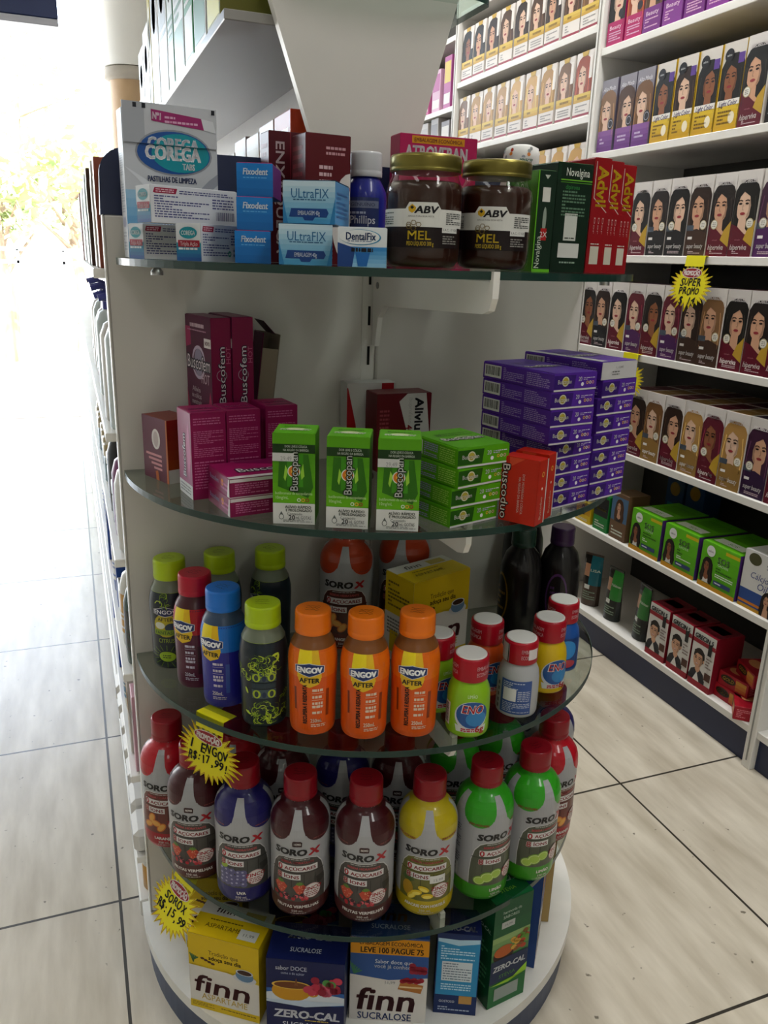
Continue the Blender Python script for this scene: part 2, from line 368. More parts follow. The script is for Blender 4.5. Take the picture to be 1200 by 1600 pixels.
# long sides of the island
m = MB(); m.box(.38, 1.12, .07, .40, 5.0, 1.75, PANEL, .001); m.obj('spine_panel', gn)
for z in (1.045, .835, .655, .475, .300, .150):
    MB().box(.030, 1.108, z, .38, 5.0, z+.012, WHITE, .001).obj('side_shelf', gn)
    MB().box(.40, 1.108, z, .734, 5.0, z+.012, WHITE, .001).obj('side_shelf', gn)
MB().box(.030, 1.108, .045, .745, 5.0, .0766, DECK, .002).obj('plinth', gn); MB().box(.05, 1.108, 0, .73, 5.0, .045, NAVY, 0).obj('side_kick', gn)
# upper structure
MB().plate([(.318, 1.19), (.442, 1.19), (.575, 1.66), (.155, 1.66)], 1.085, 1.10, PANEL, WHITE).obj('tapered_upper_panel', gn)
MB().box(.20, 1.10, 1.349, .44, 4.6, 1.361, 's#908e8a', .001).obj('upper_shelf', gn)
t = thing('glass_shelf', 'dark edged glass shelf topping the tapered white upper board', 'glass shelf', (PCX, PY, 1.398))
m = MB(); a_ = [(-.148*cos(R(180*i/40)), -.035*sin(R(180*i/40))) for i in range(41)]; m.slab(a_+[(.148, .25), (-.148, .25)], 0, .008, 'g#dfe9e4', 's#1c3a33'); m.obj('pane', t)
GL = {}
for k, (z, r, lab) in enumerate(((1.071, .338, 'topmost half-round glass shelf, carrying the honey jars and denture creams'),
        (.8034, .345, 'half-round glass shelf carrying the purple, green and magenta medicine boxes'),
        (.535, .345, 'half-round glass shelf carrying the small energy drink bottles'),
        (.260, .341, 'lowest half-round glass shelf, carrying the big red-capped bottles'))):
    t = thing('glass_shelf', lab, 'glass shelf', (0, 0, 0), 0, 'half-round glass shelves of the end display')
    pts = [(PCX-r*cos(R(180*i/64)), 1.077-r*sin(R(180*i/64))) for i in range(65)]
    MB().slab(pts, z-.008, z, 'g#dadfdb').obj('pane', t)
    m = MB(); p2 = [(PCX-(r+.0006)*cos(R(180*i/64)), 1.077-(r+.0006)*sin(R(180*i/64))) for i in range(65)]
    for i in range(64): m.face([(*p2[i], z-.008), (*p2[i+1], z-.008), (*p2[i+1], z), (*p2[i], z)], 's#16332c', True); m.face([(*p2[i], z), (*p2[i+1], z), (*pts[i+1], z), (*pts[i], z)], 's#33504a'); m.face([(*p2[i+1], z-.008), (*p2[i], z-.008), (*pts[i], z-.008), (*pts[i+1], z-.008)], 's#16332c')
    m.obj('polished_edge', t)

# ================================================================== RIGHT WALL SHELVING
ws = thing('wall_shelving', 'white wall shelving with dark back running along the right side', 'shelving unit', (0, 0, 0))
XF = 1.36
MB().box(1.68, -.6, .0, 1.70, 5.4, 2.3, DARK, 0).obj('back_panel', ws)
UP = (.28, 1.153, 2.03, 2.915, 3.8, 4.68)
for y in UP: m = MB(); m.box(XF-.004, y, 0, 1.68, y+.024, 2.3, WHITE, .0012); m.box(XF-.0055, y+.0105, .02, XF-.0038, y+.0135, 2.28, 'd#8f8d88', 0); m.obj('upright', ws)
LV = {0: (.10, .50, .88, 1.25, 1.62), 1: (.10, .355, .603, .865, 1.108, 1.370, 1.624, 1.90), 2: (.10, .355, .60, .80, 1.02, 1.24, 1.47, 1.687, 1.91), 3: (.10, .5, .9, 1.17, 1.40, 1.62, 1.85), 4: (.10, .5, .9, 1.17, 1.40, 1.62, 1.85)}
for b, zs in LV.items():
    for z in zs: MB().box(XF, UP[b]+.024, z-.018, 1.68, UP[b+1], z, WHITE, .0012).obj('shelf_board', ws)
    MB().box(1.372, UP[b]+.024, 0, 1.384, UP[b+1], .082, NAVY, 0).obj('kick_plate', ws)

# ------------------------------------------------------------------ hair-colour boxes (right wall)
def portrait(A, cx, cy, s, hair, skin, seed, lip='#8f2f35', male=False):
    """generic printed face; s = half face height"""
    g = random.Random(seed); f = g.choice((-1, 1)); o = f*s*.12
    if male:
        A.ell(cx, cy+.35*s, .80*s, .95*s, hair, 2, 18).poly([(cx-1.2*s, cy-2.2*s), (cx-.9*s, cy-1.4*s), (cx-.3*s, cy-1.0*s), (cx+.3*s, cy-1.0*s), (cx+.9*s, cy-1.4*s), (cx+1.2*s, cy-2.2*s)], '#24242a', 2)
        A.poly([(cx-.3*s, cy-.6*s), (cx+.3*s, cy-.6*s), (cx+.35*s, cy-1.2*s), (cx, cy-1.6*s), (cx-.35*s, cy-1.2*s)], skin, 3)
        for q in (-1, 1): A.ell(cx+q*.70*s, cy, .12*s, .2*s, skin, 3, 8)
    else:
        w_ = [(-1.2, -3.0), (-1.5, -2.0), (-1.35, -1.1), (-1.28, -.2), (-1.12, .6), (-.75, 1.25), (-.2, 1.5), (.3, 1.5), (.8, 1.2), (1.15, .5), (1.28, -.2), (1.3, -1.1), (1.5, -2.0), (1.25, -3.0)]
        A.poly([(cx+x*s*g.uniform(.95, 1.05), cy+y*s) for x, y in w_], hair, 2)
        A.poly([(cx+o-.30*s, cy-.6*s), (cx+o+.30*s, cy-.6*s), (cx+o+.34*s, cy-1.45*s), (cx+.75*s, cy-1.9*s), (cx+.8*s, cy-3.0*s), (cx-.8*s, cy-3.0*s), (cx-.75*s, cy-1.9*s), (cx+o-.34*s, cy-1.45*s)], skin, 3)
        if seed % 2: A.poly([(cx-.8*s, cy-3.0*s), (cx+.8*s, cy-3.0*s), (cx+.7*s, cy-2.1*s), (cx, cy-2.5*s), (cx-.7*s, cy-2.1*s)], ('#d2cec8', '#2a2528')[seed//2 % 2], 4)
    dk = '#%02x%02x%02x' % tuple(int(int(skin[i:i+2], 16)*.80) for i in (1, 3, 5))
    A.ell(cx+o, cy, .66*s, .98*s, skin, 4, 22).poly([(cx+o-f*.66*s, cy), (cx+o-f*.60*s, cy+.4*s), (cx+o-f*.34*s, cy+.3*s), (cx+o-f*.40*s, cy-.3*s), (cx+o-f*.22*s, cy-.86*s), (cx+o-f*.46*s, cy-.68*s)], dk, 5)
    if male: A.poly([(cx-.72*s, cy+.15*s), (cx-.74*s, cy+.9*s), (cx, cy+1.28*s), (cx+.74*s, cy+.9*s), (cx+.72*s, cy+.15*s), (cx+.52*s, cy+.60*s), (cx-.3*s, cy+.66*s), (cx-.54*s, cy+.45*s)], hair, 6)
    else:
        for q in (-1, 1):
            A.poly([(cx+o+f*.15*s, cy+1.05*s), (cx+o+f*.12*s, cy+.80*s), (cx+o+q*.40*s, cy+.50*s), (cx+o+q*.56*s, cy-.05*s), (cx+o+q*.50*s, cy-.75*s), (cx+q*.50*s, cy-1.7*s), (cx+q*.62*s, cy-2.9*s), (cx+q*1.15*s, cy-2.7*s), (cx+q*1.2*s, cy-.8*s), (cx+q*.95*s, cy+.7*s), (cx+o+q*.4*s, cy+1.2*s)], hair, 6)
            A.stroke([(cx+q*.72*s, cy+.5*s), (cx+q*.86*s, cy-.6*s), (cx+q*.84*s, cy-1.9*s)], .05*s, '#%02x%02x%02x' % tuple(min(255, int(int(hair[i:i+2], 16)*1.5+22)) for i in (1, 3, 5)), 7)
    for q in (-1, 1):
        A.ell(cx+o+q*.27*s+f*.05*s, cy+.08*s, .15*s, .065*s, '#211512', 7, 8).stroke([(cx+o+q*.10*s+f*.05*s, cy+.24*s), (cx+o+q*.30*s+f*.05*s, cy+.30*s), (cx+o+q*.46*s+f*.05*s, cy+.23*s)], .07*s, '#2a1a14', 7)
    A.stroke([(cx+o+f*.09*s, cy+.02*s), (cx+o+f*.13*s, cy-.26*s), (cx+o+f*.02*s, cy-.30*s)], .055*s, dk, 7)
    A.ell(cx+o+f*.05*s, cy-.52*s, .22*s, .09*s, lip if not male else '#a8625a', 7, 10)
    if male: A.ell(cx+o+f*.05*s, cy-.50*s, .18*s, .035*s, '#e0dcd8', 8, 8)
HB = {}
def hairbox(style, hair, skin, seed):
    k = (style, hair, skin, seed)
    if k in HB: return HB[k]
    w, h, d = .0665, .175, .11; A = Art(); L = Art()
    low = dict(maroon='#5b0f22', black='#1d1b1c', brown='#3f2a20', purple='#4a1e55', gold='#8d6b35', plum='#2f1838').get(style)
    if low:
        A.rect(0, 0, w, h, '#cfcac6', 0); portrait(A, w*.5, .1055, .0335, hair, skin, seed)
        A.rect(.0, .0, w, .046, low, 7); top = low
        if style == 'maroon':
            A.poly([(0, .046), (0, .068), (.018, .062), (w*.62, .046)], low, 7); A.poly([(w, .02), (w, .075), (w*.72, .055), (w*.60, .035)], '#b8942f', 8); A.poly([(w*.5, 0), (w*.72, .03), (w, .016), (w, 0)], low, 9)
            A.text('hiperviva', w*.44, .020, .012, '#e9dfdc', 10, w*.72, .012, .25); A.text('coloração', w*.36, .035, .003, '#b97b86', 10)
        else:
            A.poly([(0, .046), (0, .055), (w*.5, .060), (w, .050), (w, .046)], low, 7)
            A.rect(w*.10, .037, w*.32, .043, '#e8e4e0', 8); A.rect(0, .056, w*.34, .068, '#47505c', 8); A.text('super beauty', w*.5, .023, .011, '#e9e6e4', 10, w*.78, .01, .2)
        A.greek(w*.2, .005, w*.8, .012, 2, '#cfb9bd', 10, seed)
        A.ell(w*(.78 if seed % 2 else .24), .068, .0105, .0105, '#b9ad86', 8, 18).ell(w*(.78 if seed % 2 else .24), .068, .0088, .0088, '#e2dfd6', 9, 18).greek(w*(.78 if seed % 2 else .24)-.005, .0625, w*(.78 if seed % 2 else .24)+.005, .0735, 3, '#8f8a7a', 10, 5)
        A.text('PROBELLE', w*.5, .1535, .0075, '#dcd6d6', 9, w*.66, .03, .15)
        side = '#d9d4cf' if style in ('maroon', 'black') else low; base = '#d6d0ca'
    elif style == 'light':
        A.rect(0, 0, w, h, '#cfc9c2', 0); portrait(A, w*.54, .104, .032, hair, skin, seed)
        A.grad(0, 0, w, .052, '#b98f18', '#d8b92e', 5, 7); A.rect(0, .050, w, .062, '#e4e0da', 8); A.text('Light Color', w*.52, .055, .011, '#3b1f6a', 9, w*.8, .012, .25)
        A.ell(w*.30, .150, .013, .013, '#17161a', 8, 18).text('salon', w*.30, .150, .005, '#cfcfcf', 9); A.rect(w*.72, .13, w*.97, .15, '#5b3b8c', 8)
        A.greek(.008, .012, w*.7, .042, 4, '#6a4f12', 9, seed); A.ell(w*.74, .025, .009, .012, '#e9dfc4', 9); A.rect(0, 0, .0022, h, '#c9a21e', 9); base = '#c2a12a'
    elif style == 'alta':
        A.grad(0, 0, w, h, '#55506a', '#8c8890', 6, 0); portrait(A, w*.5, .098, .034, hair, skin, seed); A.grad(0, 0, w, .052, '#5a2470', '#8a5a9c', 4, 7)
        A.text('Alta Moda', w*.5, .153, .011, '#e6e2ea', 8, w*.78, 0, .3); A.ell(w*.78, .066, .012, .014, '#26242a', 8).ring(w*.78, .066, .008, .0095, '#a8a4ae', 9); A.greek(.012, .018, w*.7, .036, 2, '#c9b3d6', 9, seed); base = '#5b5666'
    elif style == 'loreal':
        w, h = .083, .165; A.rect(0, 0, w, h, '#d9d2cc', 0); portrait(A, w*.46, .105, .034, hair, skin, seed); A.rect(0, 0, w, .040, '#ddd6d0', 7)
        A.grad(0, .040, w, .062, '#b98f2c', '#d9bd56', 3, 8); A.greek(.02, .046, w*.8, .056, 1, '#7d5f1c', 9, seed, .6); A.greek(.012, .014, w*.85, .034, 3, '#8d8a88', 9, seed); A.rect(0, .004, w, .010, '#8c2a3c', 8)
        A.rect(w*.80, .095, w*.97, .150, '#e2dcd6', 8); A.poly([(w*.30, h), (w*.36, h-.012), (w*.64, h-.012), (w*.70, h)], '#bd9a3f', 8); base = '#d6cfc8'
    else:
        A.rect(0, 0, w, h, '#b9aeb4', 0); portrait(A, w*.5, .106, .034, hair, skin, seed); c = dict(pink='#a8185c', violet='#6e2478', mauve='#7a2f86')[style]
        A.rect(0, 0, w, .055, c, 7); A.text('Beauty', w*.5, .042, .010, '#e4c6d8', 8, w*.7); A.greek(.008, .010, w*.85, .032, 4, '#d3a4c2', 8, seed); A.ell(w*.76, .07, .010, .010, '#26222a', 8); base = c
    A.trim(w, h); b = MB(); b.box(-w/2, -d/2, 0, w/2, d/2, h, base, .0008, dict(T='#cfc8c0' if low else base)); b.boxart(dict(F=A), w, d, h)
    if low:
        T = Art(); T.rect(.004, .004, w-.004, d-.004, low, 0).rect(.0, d*.45, w, d*.47, '#d8d2cc', 1); b.boxart(dict(T=T), w, d, h)
    HB[k] = (b.mesh('hair_colour_box'), w, h, d, style); return HB[k]
HN = {'#15120f': 'black', '#1d1512': 'black', '#2a1a12': 'dark brown', '#4a2f1c': 'brown', '#6d4a28': 'light brown', '#a98046': 'blonde', '#5a1626': 'wine red', '#3a1c33': 'plum', '#8d3b1c': 'copper', '#c39a5c': 'golden blonde', '#7c5a3a': 'chestnut'}
SN = {'maroon': 'maroon gold', 'black': 'black', 'brown': 'brown', 'purple': 'purple', 'gold': 'tan', 'plum': 'plum', 'light': 'yellow white', 'alta': 'grey purple', 'loreal': 'white gold', 'pink': 'pink', 'violet': 'violet', 'mauve': 'mauve'}
def hairrow(y0, pitch, z, seq, where, group, x=XF+.006, rows=1):
    for i, (st, hair, sk) in enumerate(seq):
        me, w, h, d, s_ = hairbox(st, hair, sk, (i*7+int(z*10)) % 4)
        for q in range(rows):
            o = bpy.data.objects.new('hair_colour_box', me); C.objects.link(o); g = random.Random(i*31+int(z*100)+q)
            o.location = (x+d/2+q*(d+.002)+g.uniform(0, .004), y0-pitch*i-pitch/2, z+.0002); o.rotation_euler[2] = -pi/2+g.uniform(-.02, .02)
            tag(o, (f"{SN[st]} hair colour box, {HN[hair]} hair, {ORD[i]} from left on {where}" if q == 0 else f"hair colour box behind the {ORD[i]} from left on {where}"), 'box', group)
S1_, S2_, S3_ = '#c99a7c', '#8a5639', '#d9b59c'
K, K2, DB, BR, LB, BL, WR, PL, CO, GB, CH = HN.keys()
hairrow(1.90, .0705, 1.108, [('maroon', K, S3_), ('maroon', K, S3_), ('black', K2, S1_), ('black', K, S3_), ('brown', DB, S1_), ('maroon', K2, S1_), ('maroon', K, S3_), ('purple', PL, S1_), ('maroon', K, S1_)], 'shelf with promotion tag', 'hair colour boxes on the shelf with the promotion tag')
hairrow(2.015, .0698, .865, [('maroon', K, S2_), ('black', DB, S1_), ('maroon', K, S3_), ('purple', WR, S3_), ('maroon', K2, S2_), ('purple', WR, S3_), ('brown', DB, S3_), ('brown', CH, S1_), ('maroon', K, S1_), ('maroon', K2, S1_), ('maroon', K, S2_), ('black', K, S1_)], 'shelf below promotion tag', 'hair colour boxes below the promotion tag')
hairrow(1.745, .069, .603, [('maroon', DB, S1_), ('gold', LB, S3_), ('maroon', DB, S1_), ('gold', BL, S3_), ('maroon', WR, S2_), ('gold', BL, S3_), ('plum', PL, S1_), ('maroon', WR, S1_)], 'shelf above green kits', 'hair colour boxes above the green kits', rows=2)
hairrow(2.018, .0730, 1.370, [('alta', CH, S3_), ('alta', BR, S3_), ('alta', LB, S3_), ('light', K, S2_), ('light', DB, S3_), ('light', K, S2_), ('light', K, S2_), ('maroon', K, S1_), ('black', K2, S2_), ('maroon', K, S1_)], 'shelf with yellow boxes', 'hair colour boxes on the shelf with the yellow ones')
hairrow(2.022, .0735, 1.624, [('pink', K, S3_), ('pink', CO, S3_), ('violet', BR, S1_), ('mauve', K, S1_), ('violet', DB, S3_), ('mauve', K2, S1_), ('violet', K, S1_), ('mauve', K, S3_)], 'pink and violet shelf', 'hair colour boxes on the pink and violet shelf')
hairrow(2.905, .0935, 1.687, [('loreal', K, S2_), ('loreal', K2, S1_), ('loreal', DB, S1_), ('loreal', BR, S3_), ('loreal', DB, S3_), ('loreal', BR, S3_), ('loreal', DB, S1_), ('loreal', BR, S3_), ('loreal', LB, S3_)], 'upper white-box shelf', 'white hair colour boxes, upper shelf')
hairrow(2.905, .0935, 1.470, [('loreal', LB, S3_), ('loreal', BL, S3_), ('loreal', BL, S3_), ('loreal', BL, S3_), ('loreal', GB, S3_), ('loreal', GB, S3_), ('loreal', BL, S3_), ('loreal', LB, S3_), ('loreal', CO, S3_)], 'blonde white-box shelf', 'white hair colour boxes, blonde shelf')
hairrow(2.905, .0935, 1.240, [('loreal', GB, S3_)]*9, 'lowest white-box shelf', 'white hair colour boxes, lowest visible shelf')
# far bay: pale and pink packs
g = random.Random(8)
for i in range(7):
    for z, cs in ((1.62, ('#b85a8c', '#c9a0b8', '#a8508a', '#c9b04a')), (1.40, ('#cfc9c4', '#b9b3b0', '#8f8a8c', '#d6d2cc'))):
        c = cs[i % 4]; w, h = g.uniform(.06, .09), g.uniform(.14, .2); A = Art(); A.rect(.005, h*.5, w-.005, h*.9, cs[(i+1) % 4]).rect(.005, h*.1, w-.005, h*.3, '#d9d6d2')
        b = MB(); b.box(-w/2, -.04, 0, w/2, .04, h, c, .001); b.boxart(dict(F=A), w, .08, h)
        tag(b.obj('hair_care_pack', None, (XF+.05, 3.62-.1*i, z), -pi/2), f"{'pink' if z > 1.5 else 'pale'} hair care pack, {ORD[i]} from left on the {'upper' if z > 1.5 else 'lower'} shelf of the far bay", 'box', 'packs in the far bay')

# lower shelves of the near bay
def sos(y, n):
    w, h, d = .118, .112, .15; A = Art(); A.grad(0, 0, w, h, '#4f9a12', '#62b81a', 4, 0); A.rect(0, 0, w, .010, '#c28a1e', 1).rect(.075, .098, w, .106, '#c9b41e', 1)
    portrait(A, .024, .055, .014, '#1d1512', S2_, 1); A.rect(0, 0, .046, .012, '#c28a1e', 7); A.ell(.030, .093, .0135, .0135, '#e4e6e2', 7, 20).text('salon', .030, .093, .006, '#333333', 8)
    A.text('SOS', .073, .080, .016, '#e6ece2', 7, None, .01).text('CACHOS', .073, .068, .006, '#d4e4c4', 7); A.greek(.052, .048, .105, .062, 2, '#2c5a10', 7, n).greek(.052, .036, .108, .046, 2, '#e0e8d8', 7, n+1)
    A.rect(.050, .018, .104, .028, '#2f3f6a', 7).greek(.054, .020, .1, .026, 1, '#d8dce6', 8)
    T = Art(); T.rect(.01, .02, .10, .05, '#dfe6d8').rect(.02, .07, .108, .12, '#4c8f14').text('SOS', .06, .035, .012, '#4c8f14', 2)
    t = thing('hair_kit_box', ('bright green hair kit box, leftmost of three beside the brown carton', 'bright green hair kit box, middle one of three', 'bright green hair kit box, rightmost of three beside the white oil box')[n], 'box', (XF+.006+d/2, y, .3552), -pi/2, 'green hair kits')
    MB().box(-w/2, -d/2, 0, w/2, d/2, h, '#4f9a12', .001, dict(R='#4b2a72')).boxart(dict(F=A), w, d, h).obj('body', t)
    MB().box(-w/2+.001, -d/2+.001, h, w/2-.001, d/2-.001, h+.0008, '#5bab16', .0003).boxart(dict(T=T), w, d, h+.0008).obj('top_flap', t)
for n, y in enumerate((1.615, 1.482, 1.349)): sos(y, n)
def plainbox(name, label, cat, x, y, z, rz, w, d, h, base, arts, group=None, flap=True, sides=None, flapc=None, edge=.0007):
    t = thing(name, label, cat, (x, y, z+.0003), rz, group)
    fa = arts.pop('T', None)
    for k_, a_ in arts.items(): a_.trim(w if k_ in 'FB' else d, h)
    if fa: fa.trim(w, d)
    b = MB(); b.box(-w/2, -d/2, 0, w/2, d/2, h, base, edge, sides); b.boxart(arts, w, d, h); b.obj('body', t)
    if flap or fa:
        f = MB(); f.box(-w/2+.0008, -d/2+.0004, h-.0002, w/2-.0008, d/2-.0008, h+.0006, flapc or (sides or {}).get('T', base), .0003)
        if fa: f.boxart(dict(T=fa), w, d, h+.0006)
        f.obj('top_flap', t)
    return t
A = Art(); w, h = .10, .135
A.rect(0, 0, w, h, '#d3d3d0', 0).rect(0, 0, w, .045, '#2b4a8a', 1).rect(0, .012, w*.7, .018, '#c9761e', 2).rect(0, 0, w, .008, '#b8860f', 2); A.ell(.03, .118, .018, .014, '#4a4a30', 2)
A.text('SOS', .078, .112, .012, '#2b3a6a', 2).text('Cálcio', .05, .082, .015, '#3a4a86', 2, None, .0, .2).text('Óil', .062, .062, .017, '#3a4a86', 2, None, 0, .2); portrait(A, .08, .038, .013, '#1d1512', S1_, 2)
plainbox('hair_oil_box', 'white and blue hair oil box to the right of the green kits', 'box', XF+.07, 1.232, .355, -pi/2, w, .12, h, '#cfcfcc', dict(F=A))
for lab, y, w, h, c, sec in (('yellow low carton at the left end of the green kit shelf', 1.90, .07, .06, '#c9a81e', '#b98a12'), ('green and black hair colour carton beside the yellow one', 1.815, .065, .105, '#1f7a35', '#1c1c1c'), ('brown and blue hair colour carton just left of green kits', 1.735, .07, .13, '#6a5038', '#4a6a8a')):
    A = Art(); A.rect(0, 0, w, h*.4, c).rect(0, h*.4, w, h, sec); A.text('Natucor', w/2, h*.62, .010, '#d8c43a', 2, w*.8, .01, .2) if 'green and' in lab else portrait(A, w*.5, h*.72, h*.11, BR, S1_, 3)
    A.greek(.008, h*.08, w-.012, h*.28, 3, '#cfd6c8', 3, 4); A.rect(0, h*.93, w, h, c, 4)
    plainbox('hair_colour_carton', lab, 'box', XF+.045, y, .355, -pi/2, w, .07, h, c, dict(F=A))
for i, (y, h) in enumerate(((1.70, .17), (1.62, .18))):
    A = Art(); A.rect(.01, .02, .06, h*.5, '#1a6a8a').ell(.035, h*.75, .02, .02, '#8a6a1e')
    plainbox('blue_carton', f"dark blue tall carton standing in the shade behind the green kits, {('left', 'right')[i]} one", 'box', XF+.235, y+.05, .355, -pi/2, .07, .06, h, '#1c3f66', dict(F=A))
# bottom shelf
def sachet(lab, y, h, c1, c2, tilt, tname):
    w = .058; t = thing('hair_treatment_pouch', lab, 'pouch', (XF+.045, y, .1005), -pi/2+tilt)
    b = MB(); N = 10; pr = [(-w/2+w*i/N) for i in range(N+1)]
    dep = lambda z: .018*max(0, 1-z/h)**.6+.0012
    zz = [h*j/12 for j in range(13)]; fr = [[(x, -dep(z)*sqrt(max(0, 1-(2*x/w)**2))-.0008, z) for x in pr] for z in zz]; bk = [[(x, dep(z)*sqrt(max(0, 1-(2*x/w)**2))+.0008, z) for x in pr] for z in zz]
    for j in range(12):
        for i in range(N):
            u, v = (i+.5)/N, (j+.5)/12
            col = c1 if v < .42 else (c2 if u > .42 else ('#b98a6c' if (abs(u-.22) < .13 and .62 < v < .82) else '#17110e'))
            if .34 < v < .42 and .2 < u < .5: col = '#d8dad6'
            b.face([fr[j][i], fr[j][i+1], fr[j+1][i+1], fr[j+1][i]], 's'+col, True); b.face([bk[j][i+1], bk[j][i], bk[j+1][i], bk[j+1][i+1]], 's'+c1, True)
    for j in range(12):
        b.face([fr[j][0], fr[j+1][0], bk[j+1][0], bk[j][0]], 's'+c1); b.face([fr[j+1][N], fr[j][N], bk[j][N], bk[j+1][N]], 's'+c1)
    b.face(fr[12]+bk[12][::-1], 's'+c1); b.face((fr[0]+bk[0][::-1])[::-1], 's'+c1)
    A = Art(); A.text(tname, .012, h*.72, .008, '#d8e6d4', 1, .03, .01).greek(-.02, h*.12, .02, h*.3, 4, '#7d8f7d', 1, 4)
    b.art(A, lambda u, v, o: (u, -dep(v)*sqrt(max(0, 1-(2*u/w)**2))-.0008-o-.0006, v)); b.obj('pouch_body', t); MB().box(-w/2, -.0015, h-.0005, w/2, .0015, h+.006, 's'+c1, .0004).obj('sealed_edge', t)
sachet('dark hair treatment pouch with teal lower part, leftmost on bottom shelf', 1.865, .155, '#4a3a30', '#1f6a7a', .5, 'LISA')
sachet('black and green hair treatment pouch, middle of the bottom shelf pouches', 1.755, .150, '#1b211d', '#2f8a35', .1, 'Phállebeau')
sachet('black and green hair treatment pouch leaning next to the men hair boxes', 1.625, .150, '#1b211d', '#2a7f32', -.15, 'Phállebeau')
def men(lab, y, hair, n):
    w, h, d = .074, .145, .085; A = Art(); A.rect(0, 0, w, h, '#cdc9c4', 0).rect(0, .0, w, .016, '#8f1426', 1).rect(0, .112, w, .119, '#8f1426', 1).rect(.003, .119, w, h, '#c6c8c2', 1)
    portrait(A, .027, .072, .023, hair, S1_, n, male=True); A.rect(0, .016, w*.75, .026, '#1a1a1f', 7).poly([(.016, .016), (.027, .04), (.038, .016)], '#d9d7d2', 8); A.rect(0, 0, w, .016, '#8f1426', 8)
    A.rect(.0, .119, w, .1235, '#8f1426', 7); A.text('GRECIN 5', w*.48, .131, .012, '#1c1c1e', 7, w*.82, .03, .15); A.rect(.052, .095, .064, .125, '#1b1b1b', 8).greek(.050, .06, .070, .09, 4, '#7d6a66', 8, n).rect(.052, .03, .072, .05, '#4a2a20', 8)
    T = Art(); T.rect(.004, .01, w-.004, d-.01, '#6a1222').rect(.01, .03, .06, .06, '#1c1c22')
    plainbox('men_hair_colour_box', lab, 'box', XF+.006+d/2, y, .10, -pi/2, w, d, h, '#7e1424', dict(F=A, T=T), 'men hair colour boxes')
men('white and red hair colour box for men, leftmost of three', 1.517, '#1d1512', 3); men('white and red hair colour box for men, middle of three', 1.432, '#15120f', 2); men('white and red hair colour box for men beside the small red cartons', 1.352, '#1d1512', 1)
def redc(lab, x, y, z, rz):
    w, d, h = .085, .055, .034; A = Art(); A.rect(0, 0, w, h, '#a01524', 0).ell(.028, .02, .022, .010, '#2a1d0c', 1).text('GOLD', .028, .02, .009, '#c9a83a', 2, .032, .01, .2).grad(.05, .004, .08, .030, '#b8541e', '#c99a3a', 3)
    B_ = Art(); B_.greek(.006, .006, d-.006, h-.006, 5, '#d67a84', 1); T = Art(); T.ell(.03, .03, .024, .016, '#c98a5a').rect(.05, .01, .08, .045, '#8d1020')
    plainbox('small_red_carton', lab, 'box', x, y, z, rz, w, d, h, '#9a1626', dict(F=A, R=B_, L=B_, T=T), 'small red cartons at the shelf end')
redc('small red carton on the shelf, bottom left of the little pile', XF+.05, 1.275, .10, -pi/2); redc('small red carton at the bottom right of the pile by the upright', XF+.033, 1.226, .10, -2.3)
redc('small red carton second from bottom on the left of the pile', XF+.055, 1.270, .1351, -1.5); redc('small red carton second layer, right side of the pile', XF+.085, 1.222, .1351, -2.2); redc('small red carton topmost of the pile by the upright', XF+.065, 1.240, .1702, -1.9)

